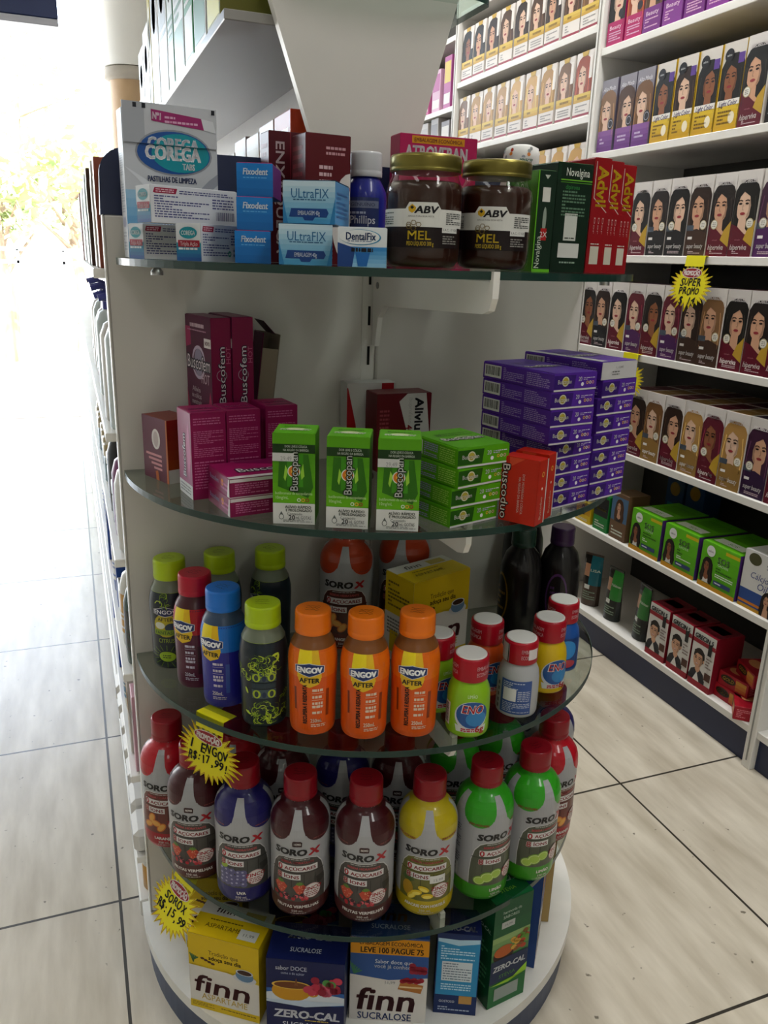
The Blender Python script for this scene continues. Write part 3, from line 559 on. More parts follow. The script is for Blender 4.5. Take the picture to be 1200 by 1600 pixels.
# ================================================================== GOODS ON THE LEFT SIDE OF THE ISLAND
SID = {}
def side_goods(kind, c, c2):
    k = (kind, c, c2)
    if k in SID: return SID[k]
    g = random.Random(len(SID)); b = MB()
    if kind == 'carton':
        w, d, h = .045, .07, .13; A = Art(); A.rect(0, h*.55, w, h*.85, c2).greek(.005, h*.2, w-.006, h*.5, 4, c2, 1, 3).ell(w*.5, h*.7, w*.3, h*.08, c); b.box(-w/2, -d/2, 0, w/2, d/2, h, c, .001); b.boxart(dict(F=A), w, d, h); dep = d
    elif kind == 'pack':
        w, d, h = .075, .05, .22; A = Art(); A.rect(0, h*.1, w, h*.4, c2).greek(.008, h*.5, w-.008, h*.8, 6, c2, 1, 3); b.box(-w/2, -d/2, 0, w/2, d/2, h, c, .004); b.boxart(dict(F=A), w, d, h); dep = d
    elif kind == 'tube':
        h = .15; n = 20; R_ = [(.017, 0), (.018, .03)]; b.lathe([(.016, 0), (.0165, .001), (.0165, .026), (.015, .028)], c2, 24)
        vs = []; zs = [.028+.012*i for i in range(11)]
        for z in zs:
            t_ = (z-.028)/(.12); a_, q_ = .018+.006*t_, .018*(1-t_)+.0015
            vs += [(a_*cos(2*pi*i/n), q_*sin(2*pi*i/n), z) for i in range(n)]
        b.add(vs, [(j*n+i, j*n+(i+1) % n, (j+1)*n+(i+1) % n, (j+1)*n+i) for j in range(10) for i in range(n)], c, True); b.face(vs[-n:], c); dep = .045
    elif kind == 'bottle':
        pr = [(.022, 0), (.026, .003), (.027, .02), (.027, .10), (.022, .118), (.012, .126), (.012, .130)]; A = Art(); A.rect(-.03, .025, .03, .09, c2, 1).greek(-.02, .03, .02, .06, 4, c, 2, 3); b.lathe(pr, c, 28); b.wrap(A, pr, .027, .004); b.lathe([(.015, .130), (.015, .152), (.013, .154)], c2, 24); dep = .055
    elif kind == 'pump':
        pr = [(.022, 0), (.024, .003), (.024, .12), (.018, .135), (.010, .140)]; b.lathe(pr, c, 28); b.lathe([(.012, .140), (.012, .152)], c2, 20); b.tube([(0, 0, .15), (0, 0, .172), (0, -.012, .176), (0, -.028, .172)], .0045, c2, 8); dep = .05
    elif kind == 'jar': b.lathe([(.026, 0), (.028, .003), (.028, .045), (.026, .05)], c, 28); b.lathe([(.0285, .05), (.0285, .07), (.026, .072)], c2, 28); dep = .058
    elif kind == 'soap':
        w, d, h = .068, .10, .042; A = Art(); A.text('Dove', w*.5, h*.5, .018, '#2a4a8a', 2, w*.7, .02, .2); b.box(-w/2, -d/2, 0, w/2, d/2, h, c, .008); A2 = Art(); A2.text('Dove', w*.5, d*.6, .02, '#2a4a8a', 2, w*.7, .02, .2); b.boxart(dict(F=A, T=A2), w, d, h); dep = d
    elif kind == 'bin':
        w, d, h = .10, .08, .06; b.box(-w/2, -d/2, 0, w/2, d/2, .003, c, .001); b.box(-w/2, -d/2, .003, w/2, -d/2+.003, h, c, .001); b.box(-w/2, d/2-.003, .003, w/2, d/2, h, c, .001); b.box(-w/2, -d/2, .003, -w/2+.003, d/2, h, c, .001); b.box(w/2-.003, -d/2, .003, w/2, d/2, h, c, .001); dep = d
    SID[k] = (b.mesh(dict(carton='slim_carton', pack='soft_pack', tube='cream_tube', bottle='lotion_bottle', pump='pump_bottle', jar='cream_jar', soap='soap_bar', bin='clear_bin')[kind]), dep); return SID[k]
NOUN = dict(carton='slim carton', pack='tall pack', tube='cream tube', bottle='lotion bottle', pump='pump bottle', jar='cream jar', soap='soap bar', bin='clear plastic bin')
CN = {'#8a4a38': 'rust', '#3f6a70': 'teal', '#c9c6c0': 'white', '#7d3a3a': 'brick red', '#b9c4c4': 'pale', '#4a3428': 'brown', '#a8acb2': 'silver', '#27304f': 'dark blue', '#2f5a62': 'teal', '#3a3f8a': 'blue', '#8d7a4a': 'gold', '#2a2a2c': 'black', '#cfcfca': 'white', '#6a2a5a': 'purple', '#2a4f9c': 'blue', '#1f3a34': 'dark green', '#d2d0cc': 'white', '#c99aa8': 'pink', '#b8862c': 'amber', '#9aa4a8': 'grey', '#2a6a8a': 'turquoise', '#a89a5a': 'tan'}
def side_row(z, y0, items, where, group, x=.0335, gap=.008):
    y = y0
    for i, (kind, c, c2) in enumerate(items):
        pre = '' if kind in ('carton', 'soap', 'pack') else 'p'
        me, dep = side_goods(kind, pre+c, pre+c2); w = dict(carton=.045, pack=.075, tube=.048, bottle=.055, pump=.05, jar=.058, soap=.068, bin=.10)[kind]
        y += w/2; o = bpy.data.objects.new(me.name.split('.')[0], me); C.objects.link(o); o.location = (x+dep/2+random.Random(i+int(z*50)).uniform(0, .006), y, z+.0003); o.rotation_euler[2] = -pi/2
        tag(o, f"{CN[c]} {NOUN[kind]}, {ORD[i]} behind the end panel on the {where}", NOUN[kind].split()[-1], group); y += w/2+gap
cy_ = lambda seq, n: [seq[i % len(seq)] for i in range(n)]
side_row(1.057, 1.115, cy_([('carton', '#8a4a38', '#c9b8a8'), ('carton', '#c9c6c0', '#8a4a38'), ('carton', '#7d3a3a', '#c9c6c0'), ('carton', '#4a3428', '#a88a6a'), ('carton', '#3f6a70', '#c9c6c0'), ('carton', '#b9c4c4', '#3f6a70')], 15), 'top left shelf', 'slim goods on the top left shelf')
side_row(1.057, 1.45, cy_([('pack', '#a8acb2', '#5a6a7a'), ('pack', '#27304f', '#c9b03a'), ('pack', '#a8acb2', '#7a8a9a')], 8), 'top left shelf rear row', 'tall packs behind the slim cartons', x=.125, gap=.02)
side_row(.847, 1.115, cy_([('pump', '#b9c4c4', '#3a3f8a'), ('pump', '#c9c6c0', '#3a3f8a'), ('tube', '#2f5a62', '#c9c6c0'), ('tube', '#2f5a62', '#27304f'), ('tube', '#b9c4c4', '#8a4a38')], 15), 'second left shelf', 'tubes and pumps on the second left shelf')
side_row(.667, 1.118, [('bottle', '#cfcfca', '#cfcfca'), ('bottle', '#6a2a5a', '#6a2a5a'), ('jar', '#2a2a2c', '#a8acb2'), ('bottle', '#2a2a2c', '#2a2a2c'), ('jar', '#9aa4a8', '#2a2a2c')]+cy_([('jar', '#cfcfca', '#8d7a4a'), ('jar', '#2f5a62', '#8d7a4a')], 9), 'third left shelf', 'jars and bottles on the third left shelf')
side_row(.487, 1.118, [('bottle', '#1f3a34', '#2a2a2c'), ('bottle', '#cfcfca', '#b8862c'), ('bin', '#d2d0cc', '#d2d0cc')]+cy_([('carton', '#2a4f9c', '#c9c6c0'), ('bottle', '#2a4f9c', '#cfcfca'), ('bottle', '#cfcfca', '#2a4f9c'), ('bottle', '#c99aa8', '#cfcfca')], 11), 'fourth left shelf', 'bottles on the fourth left shelf')
side_row(.312, 1.118, [('carton', '#c99aa8', '#c9c6c0'), ('carton', '#c9c6c0', '#b8862c'), ('bottle', '#2a2a2c', '#9aa4a8')]+cy_([('bottle', '#cfcfca', '#2a6a8a'), ('carton', '#2a4f9c', '#c9c6c0')], 8), 'fifth left shelf', 'goods on the fifth left shelf')
side_row(.162, 1.112, [('soap', '#d2d0cc', '#2a4f9c')]*7, 'low left shelf', 'white soap bars low on the left', x=.026, gap=.012)
side_row(.0766, 1.112, [('jar', '#b8862c', '#cfcfca'), ('jar', '#cfcfca', '#b8862c'), ('jar', '#a89a5a', '#cfcfca')], 'left base deck', 'jars on the left base deck', x=.036)
# packs on the upper shelf and the lit boxes under it
def upack(lab, y, x, w, d, h, z, c, c2, c3, group):
    A = Art(); A.rect(w*.05, h*.05, w*.95, h*.3, c2).rect(w*.1, h*.45, w*.9, h*.9, c3).greek(w*.1, h*.33, w*.9, h*.43, 2, c2, 2, 3).ell(w*.5, h*.68, w*.25, h*.14, c)
    E_ = Art(); E_.text('E', d*.55, h*.62, .018, '#d5c4bc', 1, None, .04).ell(d*.9, h*.3, d*.6, h*.18, '#c9c4c0', 1)
    plainbox('carton' if z < 1.2 else 'shelf_pack', lab, 'box', x+d/2, y, z, -pi/2, w, d, h, c, dict(F=A, R=E_) if z < 1.2 and c == '#b03a1c' else dict(F=A), group)
y = 1.16
for i, (c, c2, c3, w, h) in enumerate((('#7d7a3a', '#c9c04a', '#5a4a6a', .10, .20), ('#cfcfcc', '#1f6a3a', '#d5d5d2', .11, .24), ('#1f7a3f', '#d2d2ce', '#cfd5cf', .09, .25), ('#cfd2d2', '#5a8a6a', '#b5babc', .12, .27), ('#2a6a3a', '#cfd2cf', '#c4c9c4', .08, .26), ('#d2d2d0', '#8a9aa0', '#a8aeb2', .13, .28), ('#cfcfcc', '#9aa4a8', '#b5b9bc', .13, .27), ('#b9a83a', '#3a6a5a', '#cfc9a8', .05, .24), ('#d2d2d0', '#8a6a5a', '#b5babc', .12, .20), ('#cfcfcc', '#5a6a7a', '#c4c9cc', .12, .18))):
    upack(f"{('olive yellow', 'white green-striped', 'green', 'pale grey', 'dark green', 'glossy white', 'white', 'mustard', 'white brown-striped', 'white slate-striped')[i]} pack, {ORD[i]} from the near end of the upper left shelf", y+w/2, .206, w, .09, h, 1.361, c, c2, c3, 'packs on the upper left shelf'); y += w+.012
y = 1.125
for i, (c, c2, c3, h) in enumerate((('#b03a1c', '#c9a8a0', '#d5c4c0', .205), ('#d8c2c0', '#c98a94', '#dcd0cc', .205), ('#dcd2c8', '#b8a890', '#cfc4b8', .20), ('#d8c6c4', '#c9a0a4', '#dcd4d0', .205), ('#dcd4cc', '#c4b4a4', '#d2c8bc', .19), ('#8d2a3a', '#c9a0a4', '#c9b4b0', .17))):
    upack(f"{('orange-red', 'pink', 'cream', 'pale pink', 'ivory', 'low crimson')[i]} carton, {ORD[i]} behind the end panel, under the upper shelf", y+.045, .288, .09, .035, h, 1.057, c, c2, c3, 'cartons behind the header band'); y += .098

# ================================================================== PROMOTION TAGS
def promo(lab, pos, rz, lines, size, seed, tilt=0, tab=.026, roll=0):
    g = random.Random(seed); t = thing('promotion_tag', lab, 'price tag', pos, rz, 'yellow promotion tags' if False else None); t.rotation_euler = (tilt, 0, rz)
    YL = '#d9cf10'; cx, cz = 0.0, -tab-size*.36; n = 30; pts = []; inn = []
    for i in range(n):
        a = 2*pi*i/n+.05; r1 = size*(.50+g.uniform(-.05, .07)); r2 = size*.37
        pts += [(cx+r1*cos(a)*1.08, cz+r1*sin(a)*.80), (cx+r2*cos(a+pi/n)*1.08, cz+r2*sin(a+pi/n)*.80)]
    b = MB(); ce = (cx, cz)
    for i in range(len(pts)):
        p, q = pts[i], pts[(i+1) % len(pts)]; b.face([(ce[0], 0, ce[1]), (p[0], 0, p[1]), (q[0], 0, q[1])], YL); b.face([(ce[0], .0007, ce[1]), (q[0], .0007, q[1]), (p[0], .0007, p[1])], 'd#d8d6c4'); b.face([(q[0], 0, q[1]), (p[0], 0, p[1]), (p[0], .0007, p[1]), (q[0], .0007, q[1])], YL)
    A = Art(); P2 = [(cx+(x-cx)*.93, cz+(z-cz)*.93) for x, z in pts]; A.stroke(P2+[P2[0]], .0007, '#a8641c', 1)
    ex, ez = -size*.02, cz+size*.23; A.ell(ex, ez, size*.25, size*.088, '#d5d0cc', 2, 24).ell(ex, ez, size*.24, size*.078, '#8d101c', 3, 24).text('PROMOÇÃO', ex, ez, size*.082, '#e4dcd8', 4, size*.40, .045)
    for k, l in enumerate(lines):
        n_ = len(l); wd = size*min(.70, .105*n_); g2 = random.Random(seed*9+k)
        for q, ch in enumerate(l): A.text(ch, cx-wd/2+wd*(q+.5)/n_+g2.uniform(-.0006, .0006), cz+size*(.075-.155*k)+g2.uniform(-.0016, .0016), size*g2.uniform(.115, .145), '#191a22', 3, None if ch in '1I:!,.' else wd/n_*.86, .022, .12, g2.uniform(-.16, .16))
    b.art(A, lambda u, v, o: (u, -o, v)); b.obj('burst_card', t)
    f = MB(); hw = size*.24
    f.box(-hw, -.0012, -tab-size*.02, hw, -.0005, .0015, '#dcd412', .0001); f.box(-hw, -.0006, .0008, hw, .022, .0016, '#dcd412', .0001); f.obj('fold_tab', t)
    return t
promo('yellow starburst promotion tag on the glass shelf under the blue drink bottle', (.1215, .8795, .5345), R(-54), ['1 ENGOV', 'R$:17,99!'], .096, 3, R(-6), .016)
promo('yellow starburst promotion tag clipped to the lowest glass shelf at left', (.0975, .9520, .2595), R(-66), ['SOROX', 'R$:15,99'], .098, 5, R(-30), .026)
promo('yellow starburst promotion tag hanging from the right wall shelf of maroon boxes', (1.3535, 1.555, 1.1075), R(-90), ['SUPER', 'PROMO', '$ 14'], .130, 7, R(-6), .020)
promo('yellow starburst promotion tag partly hidden behind the purple box stack', (1.3535, 1.745, .8645), R(-90), ['PROMO', '$ 14'], .125, 9, R(-4), .02)

# ================================================================== BOTTLES
def flut_cap(b, r, z0, z1, m, cx=0, n=60):
    """screw cap with fine vertical ribs"""
    pr = []
    def ring(rr, z, rib): return [(rr*(1-(rib if i % 2 else 0))*sin(2*pi*i/n), -rr*(1-(rib if i % 2 else 0))*cos(2*pi*i/n), z) for i in range(n)]
    rs = [ring(r*.985, z0, 0), ring(r, z0+.0006, 0), ring(r, z0+.006, 0), ring(r*.985, z0+.0066, 0), ring(r*.995, z0+.0074, .012), ring(r*.985, z1-.003, .012), ring(r*.96, z1-.0008, 0), ring(r*.90, z1, 0)]
    vs = [p for q in rs for p in q]; b.add(vs, [(j*n+i, j*n+(i+1) % n, (j+1)*n+(i+1) % n, (j+1)*n+i) for j in range(len(rs)-1) for i in range(n)], m, True)
    b.face(rs[-1], m); b.face(rs[0][::-1], m); return b
def scrawl(b, z, seed, col='#2a2a22', r=.012):
    g = random.Random(seed); A = Art()
    for k in range(3):
        x = -r*.7; pts = []
        while x < r*.7: pts.append((x, r*.45-k*r*.45+g.uniform(-.0016, .0016))); x += g.uniform(.0012, .003)
        A.stroke(pts, .0006, col)
    b.art(A, lambda u, v, o: (u, v, z+o)); return b
SPROF = [(.030, 0), (.0345, .002), (.0368, .008), (.0374, .018), (.0376, .05), (.0371, .085), (.0377, .108), (.0377, .126), (.0368, .137), (.0345, .1455), (.0300, .1525), (.0240, .158), (.0203, .1605), (.0196, .167)]
SX = {}
def sorox(flav):
    if flav in SX: return SX[flav]
    D_ = dict(frutas=('#3d0d14', '#4a2220', 'FRUTAS VERMELHAS', '#8f2f30', '#c24a3a'), uva=('#1d1a5c', '#23215f', 'UVA', '#5a5a86', '#8a86a8'), abacaxi=('#b7a51a', '#b39d14', 'ABACAXI COM HORTELÃ', '#c9a81e', '#3f6a1e'), limao=('#2f9a1c', '#3a8a1f', 'LIMÃO', '#7fae3a', '#a8c06a'),
              tangerina=('#a8391a', '#5a2016', 'TANGERINA', '#c9722a', '#c98a3a'), laranja=('#b01222', '#9a1420', 'LARANJA', '#d08a2c', '#c9532a'))
    liq, band, name, f1, f2 = D_[flav]; rr = .0376; hc = pi*rr; A = Art(); sil = '#a2a3a6'; pl = dict(abacaxi='#66652a', limao='#4c5040', uva='#42423f', laranja='#6a332c', tangerina='#4a2018').get(flav, '#45413d')
    A.rect(-hc, .004, hc, .0285, 's'+band, 0); A.rect(-hc, .0275, hc, .128, 's'+sil, 0); A.rect(-hc, .128, hc, .157, 's'+liq, 0)
    for c in (-hc, -hc/2, 0, hc/2):
        L_ = [(c-.021, .118), (c-.0150, .1215), (c-.0100, .1285), (c-.0075, .138), (c-.0065, .150), (c-.0062, .157)]; A.poly(L_+[(2*c-x, y) for x, y in L_[::-1]], 's'+sil, 1)
    for c in (-hc*.75, -hc/4, hc/4, hc*.75): A.ell(c, .1335, .0195, .0158, 's'+liq, 2, 24)
    LP_ = [(-.0385, .0275), (-.0385, .050), (-.037, .068), (-.033, .083), (-.026, .0925), (-.018, .0955)]
    A.poly(LP_+[(-x, y) for x, y in LP_[::-1]], 's#c9c9c8', 1); q_ = [(x*.975, y-(.0009 if y > .03 else 0)) for x, y in LP_]; A.poly(q_+[(-x, y) for x, y in q_[::-1]], 's'+pl, 2)
    dk = '#%02x%02x%02x' % tuple(int(int(pl[i:i+2], 16)*.72) for i in (1, 3, 5))
    for x in (-.022, -.008, .008, .022): A.rect(x, .050, x+.0012, .070, 's'+dk, 3)
    A.rect(-.036, .0715, .036, .0728, 's'+dk, 3).poly([(.024, .062), (.0365, .064), (.0372, .055), (.026, .050)], 's'+dk, 3)
    g = random.Random(3)
    if flav == 'abacaxi':
        for k in range(9): A.stroke([(-.024, .054), (-.024+.009*cos(R(20+17*k)), .054+.014*sin(R(20+17*k)))], .0020, 's#3f5a26', 4)
        A.ell(-.024, .044, .0075, .0115, 's#a8811c', 5)
        for x, y, a in ((-.012, .040, .3), (-.003, .047, -.4), (-.018, .034, .8), (.002, .036, 0)): A.ell(x, y, .0075, .0042, 's#d0b01c', 6, 12, a).ell(x, y-.0012, .0055, .0024, 's#e0cd5a', 7, 10, a)
    elif flav == 'limao':
        for x, y, r_ in ((-.014, .041, .0095), (-.002, .045, .0085), (-.024, .036, .008)): A.ell(x, y, r_, r_*.9, 's#6f9a2a', 4).ell(x, y, r_*.85, r_*.74, 's#c4d08a', 5).ell(x, y, r_*.72, r_*.62, 's#9cbc4a', 6)
    elif flav == 'uva':
        for k in range(20): x, y = -.026+.0075*(k % 5)+g.uniform(-.001, .001), .034+.0062*(k//5)+g.uniform(-.001, .001); A.ell(x, y, .0046, .0044, 's#57557c', 4+k % 2, 12).ell(x-.001, y+.0012, .0016, .0014, 's#9a98b8', 6, 8)
        A.ell(-.022, .060, .0055, .0035, 's#8fa83a', 6, 10, .4)
    elif flav in ('laranja', 'tangerina'):
        for x, y, a in ((-.022, .040, .5), (-.010, .044, -.3), (-.002, .038, .9), (-.016, .052, 1.2)): A.ell(x, y, .0085, .0055, 's#c9702a', 4, 14, a).ell(x, y, .0068, .0038, 's#dba04a', 5, 12, a)
    else:
        for x, y, r_ in ((-.022, .047, .0095), (.003, .047, .0085)):
            A.poly([(x-r_, y+r_*.35), (x-r_*.5, y+r_*.85), (x+r_*.5, y+r_*.85), (x+r_, y+r_*.35), (x+r_*.45, y-r_*.7), (x, y-r_), (x-r_*.45, y-r_*.7)], 's#b8452f', 4)
            for k in range(9): A.ell(x+g.uniform(-.6, .6)*r_, y+g.uniform(-.6, .6)*r_, .0005, .0008, 's#dba57a', 5, 6)
            for k in range(5): A.stroke([(x, y+r_*.8), (x+.005*cos(R(20+35*k)), y+r_*.8+.005*sin(R(20+35*k)))], .002, 's#5a7a2e', 6)
        for k in range(26): A.ell(g.uniform(-.032, .012), g.uniform(.031, .0385), .0026, .0026, 's'+g.choice(('#a8232f', '#c4525a', '#3a2228')), 6+k % 2, 9)
    if flav == 'frutas': A.poly([(-.006, .1125), (.0055, .1125), (.006, .119), (.004, .1205), (-.0045, .1205), (-.0062, .119)], 's#2f0f12', 3).text('NOVO', 0, .1165, .0032, 's#d5d0cc', 4, .0085, .03)
    A.text('SORO', -.0090, .1040, .0098, 's#151416', 3, .041, .05, .12).text('X', .0215, .1040, .0106, 's#a3121f', 3, .0150, .05, .12).ell(-.0018, .1040, .0001, .0001, 's#151416', 3)
    A.greek(-.017, .0918, .017, .0938, 1, 's#b5b3b0', 4, 2).text('BEBIDA HIDRATANTE', 0, .0880, .0034, 's#b0494c', 4, .042, .03)
    A.rect(-.026, .0742, .026, .0832, 's#cfcccb', 4).text('0', -.0225, .0788, .0088, 's#a3121f', 5, .0058, .025).text('AÇÚCARES', .0035, .0785, .0050, 's#7a1620', 5, .040, .03)
    A.rect(-.020, .0615, .004, .0700, 's#cfcccb', 4).text('8', -.0235, .0660, .0088, 's#c9a8a4', 5, .0056, .05).text('8', -.0235, .0660, .0088, 's#8d2a30', 6, .0056, .012).text('ÍONS', -.0075, .0658, .0050, 's#7a1620', 5, .019, .03)
    A.ell(.0185, .0435, .0112, .0112, 's#d5d0cc', 8, 24).ring(.0185, .0435, .0104, .0109, 's#b8505a', 9, 24).text('ZINCO', .0185, .0475, .0056, 's#98141f', 9, .025, .025).greek(.010, .035, .027, .0435, 3, 's#8d3a40', 9, 4)
    A.text(name, 0, .0195, .0046, 's#d9d4cf', 4, min(.055, .0046*len(name)*.80), .035).text('550 mL', 0, .0125, .0036, 's#c9c2bd', 4, .015, .02).greek(-.009, .0072, .011, .0095, 1, 's#b5a9a5', 4, 3)
    for sx in (-1, 1):
        a = .052 if sx > 0 else -.084; A.greek(a, .052, a+.030, .113, 16, 's#55565a', 3, 6, .45); A.bars(a+.004, .031, a+.028, .050, 3, 5, 's#d2d2ce', 's#18181a', True)
        A.text('ZERO AÇÚCARES', sx*hc/4, .1225, .0034, 's#8f1420', 5, .026, .02) if flav in ('limao', 'abacaxi') else A.greek(sx*hc/4-.010, .1215, sx*hc/4+.010, .1240, 1, 's#7d3a36', 5, 2)
    b = MB(); b.lathe(SPROF, 's'+liq, 64); b.wrap(A, SPROF, rr, .0036, .004); b.v = [(x*(1+.03*min(1, (.155-z)/.02)) if z < .155 else x, y*(1+.03*min(1, (.155-z)/.02)) if z < .155 else y, z) for x, y, z in b.v]; body = b.mesh('body')
    n = MB(); n.lathe([(.0238, .1545), (.0198, .1602), (.0195, .168)], 'p#'+dict(frutas='3a2a28', uva='30302f', abacaxi='8a8436', limao='5b6a48', tangerina='5a3626', laranja='5a3a38')[flav], 48, capb=False, capt=False)
    for k in (-.5, .35): n.face([(.0199*sin(k+a), -.0199*cos(k+a), z) for a, z in ((0, .1605), (.25, .1605), (.25, .168), (0, .168))], 'p#8d8d88')
    nk = n.mesh('neck')
    c = MB(); flut_cap(c, .0216, .1665, .196, 'p#86091a'); scrawl(c, .196, 7, '#3a0810'); cp = c.mesh('cap')
    SX[flav] = (body, nk, cp); return SX[flav]
def put(name, lab, cat, meshes, x, y, z, rz, group=None):
    t = thing(name, lab, cat, (x, y, z+.0003), rz, group)
    last = t
    for pn, me in meshes:
        o = bpy.data.objects.new(pn, me); C.objects.link(o); o.parent = last if pn == 'cap_disc' else t; last = o
    return t
def putsorox(fl, lab, x, y, left, z=.260): return put('drink_bottle', lab, 'bottle', list(zip(('body', 'neck', 'cap'), sorox(fl))), x, y, z, face_cam(x, y, left), 'large red-capped drink bottles')
Z4 = .260
for fl, x, y, lf, lab in (
    ('laranja', .081, 1.029, 20, 'bright red drink bottle at far left of the lowest glass shelf'),
    ('frutas', .110, .953, 18, 'dark red berry drink bottle partly behind the upper yellow promotion tag'),
    ('uva', .163, .892, 10, 'blue grape drink bottle marked UVA on the lowest glass shelf'),
    ('frutas', .227, .846, 6, 'dark berry drink bottle between the grape bottle and its twin'),
    ('frutas', .303, .809, 0, 'dark berry drink bottle just left of the yellow pineapple bottle'),
    ('abacaxi', .384, .793, -4, 'yellow pineapple drink bottle with a price sticker'),
    ('limao', .467, .794, -38, 'green lime drink bottle right beside the yellow pineapple bottle'),
    ('limao', .546, .803, -40, 'green lime drink bottle, the farther right of the front two'),
    ('laranja', .613, .862, -45, 'red drink bottle behind the right-hand green lime bottle'),
    ('uva', .655, .935, -60, 'blue drink bottle at the right rim under the glass shelf'),
    ('abacaxi', .683, 1.015, -60, 'yellow drink bottle farthest right against the end panel'),
    ('laranja', .175, 1.012, 10, 'red drink bottle in the back row behind the grape bottle'),
    ('frutas', .231, .958, 0, 'dark berry drink bottle in the back row, second from left'),
    ('uva', .311, .928, 0, 'blue drink bottle in the back row behind two berry bottles'),
    ('frutas', .385, .900, 0, 'dark berry drink bottle in the back row behind the pineapple one'),
    ('limao', .475, .910, -20, 'green lime drink bottle in the back row, left of the other'),
    ('limao', .560, .925, -20, 'green lime drink bottle in the back row, right of the other')):
    t = putsorox(fl, lab, x, y, lf)
    if 'sticker' in lab:
        A = Art(); A.rect(.004, .0565, .024, .0680, '#d2d2ce', 10).text('15,99', .015, .061, .0044, '#77777a', 11, .012)
        b = MB(); b.wrap(A, [(q*1.03, z) for q, z in SPROF], .0376, .0036); tag(b.obj('price_sticker', t.children[0]), 'white price sticker', None)
for x, y, lab, rz in ((.345, 1.03, 'brown tangerine drink bottle standing behind the orange-capped bottles', 4), (.440, 1.038, 'brown tangerine drink bottle half hidden by the yellow carton', 10)):
    t = putsorox('tangerina', lab, x, y, rz, .535); t['group'] = 'tangerine bottles'
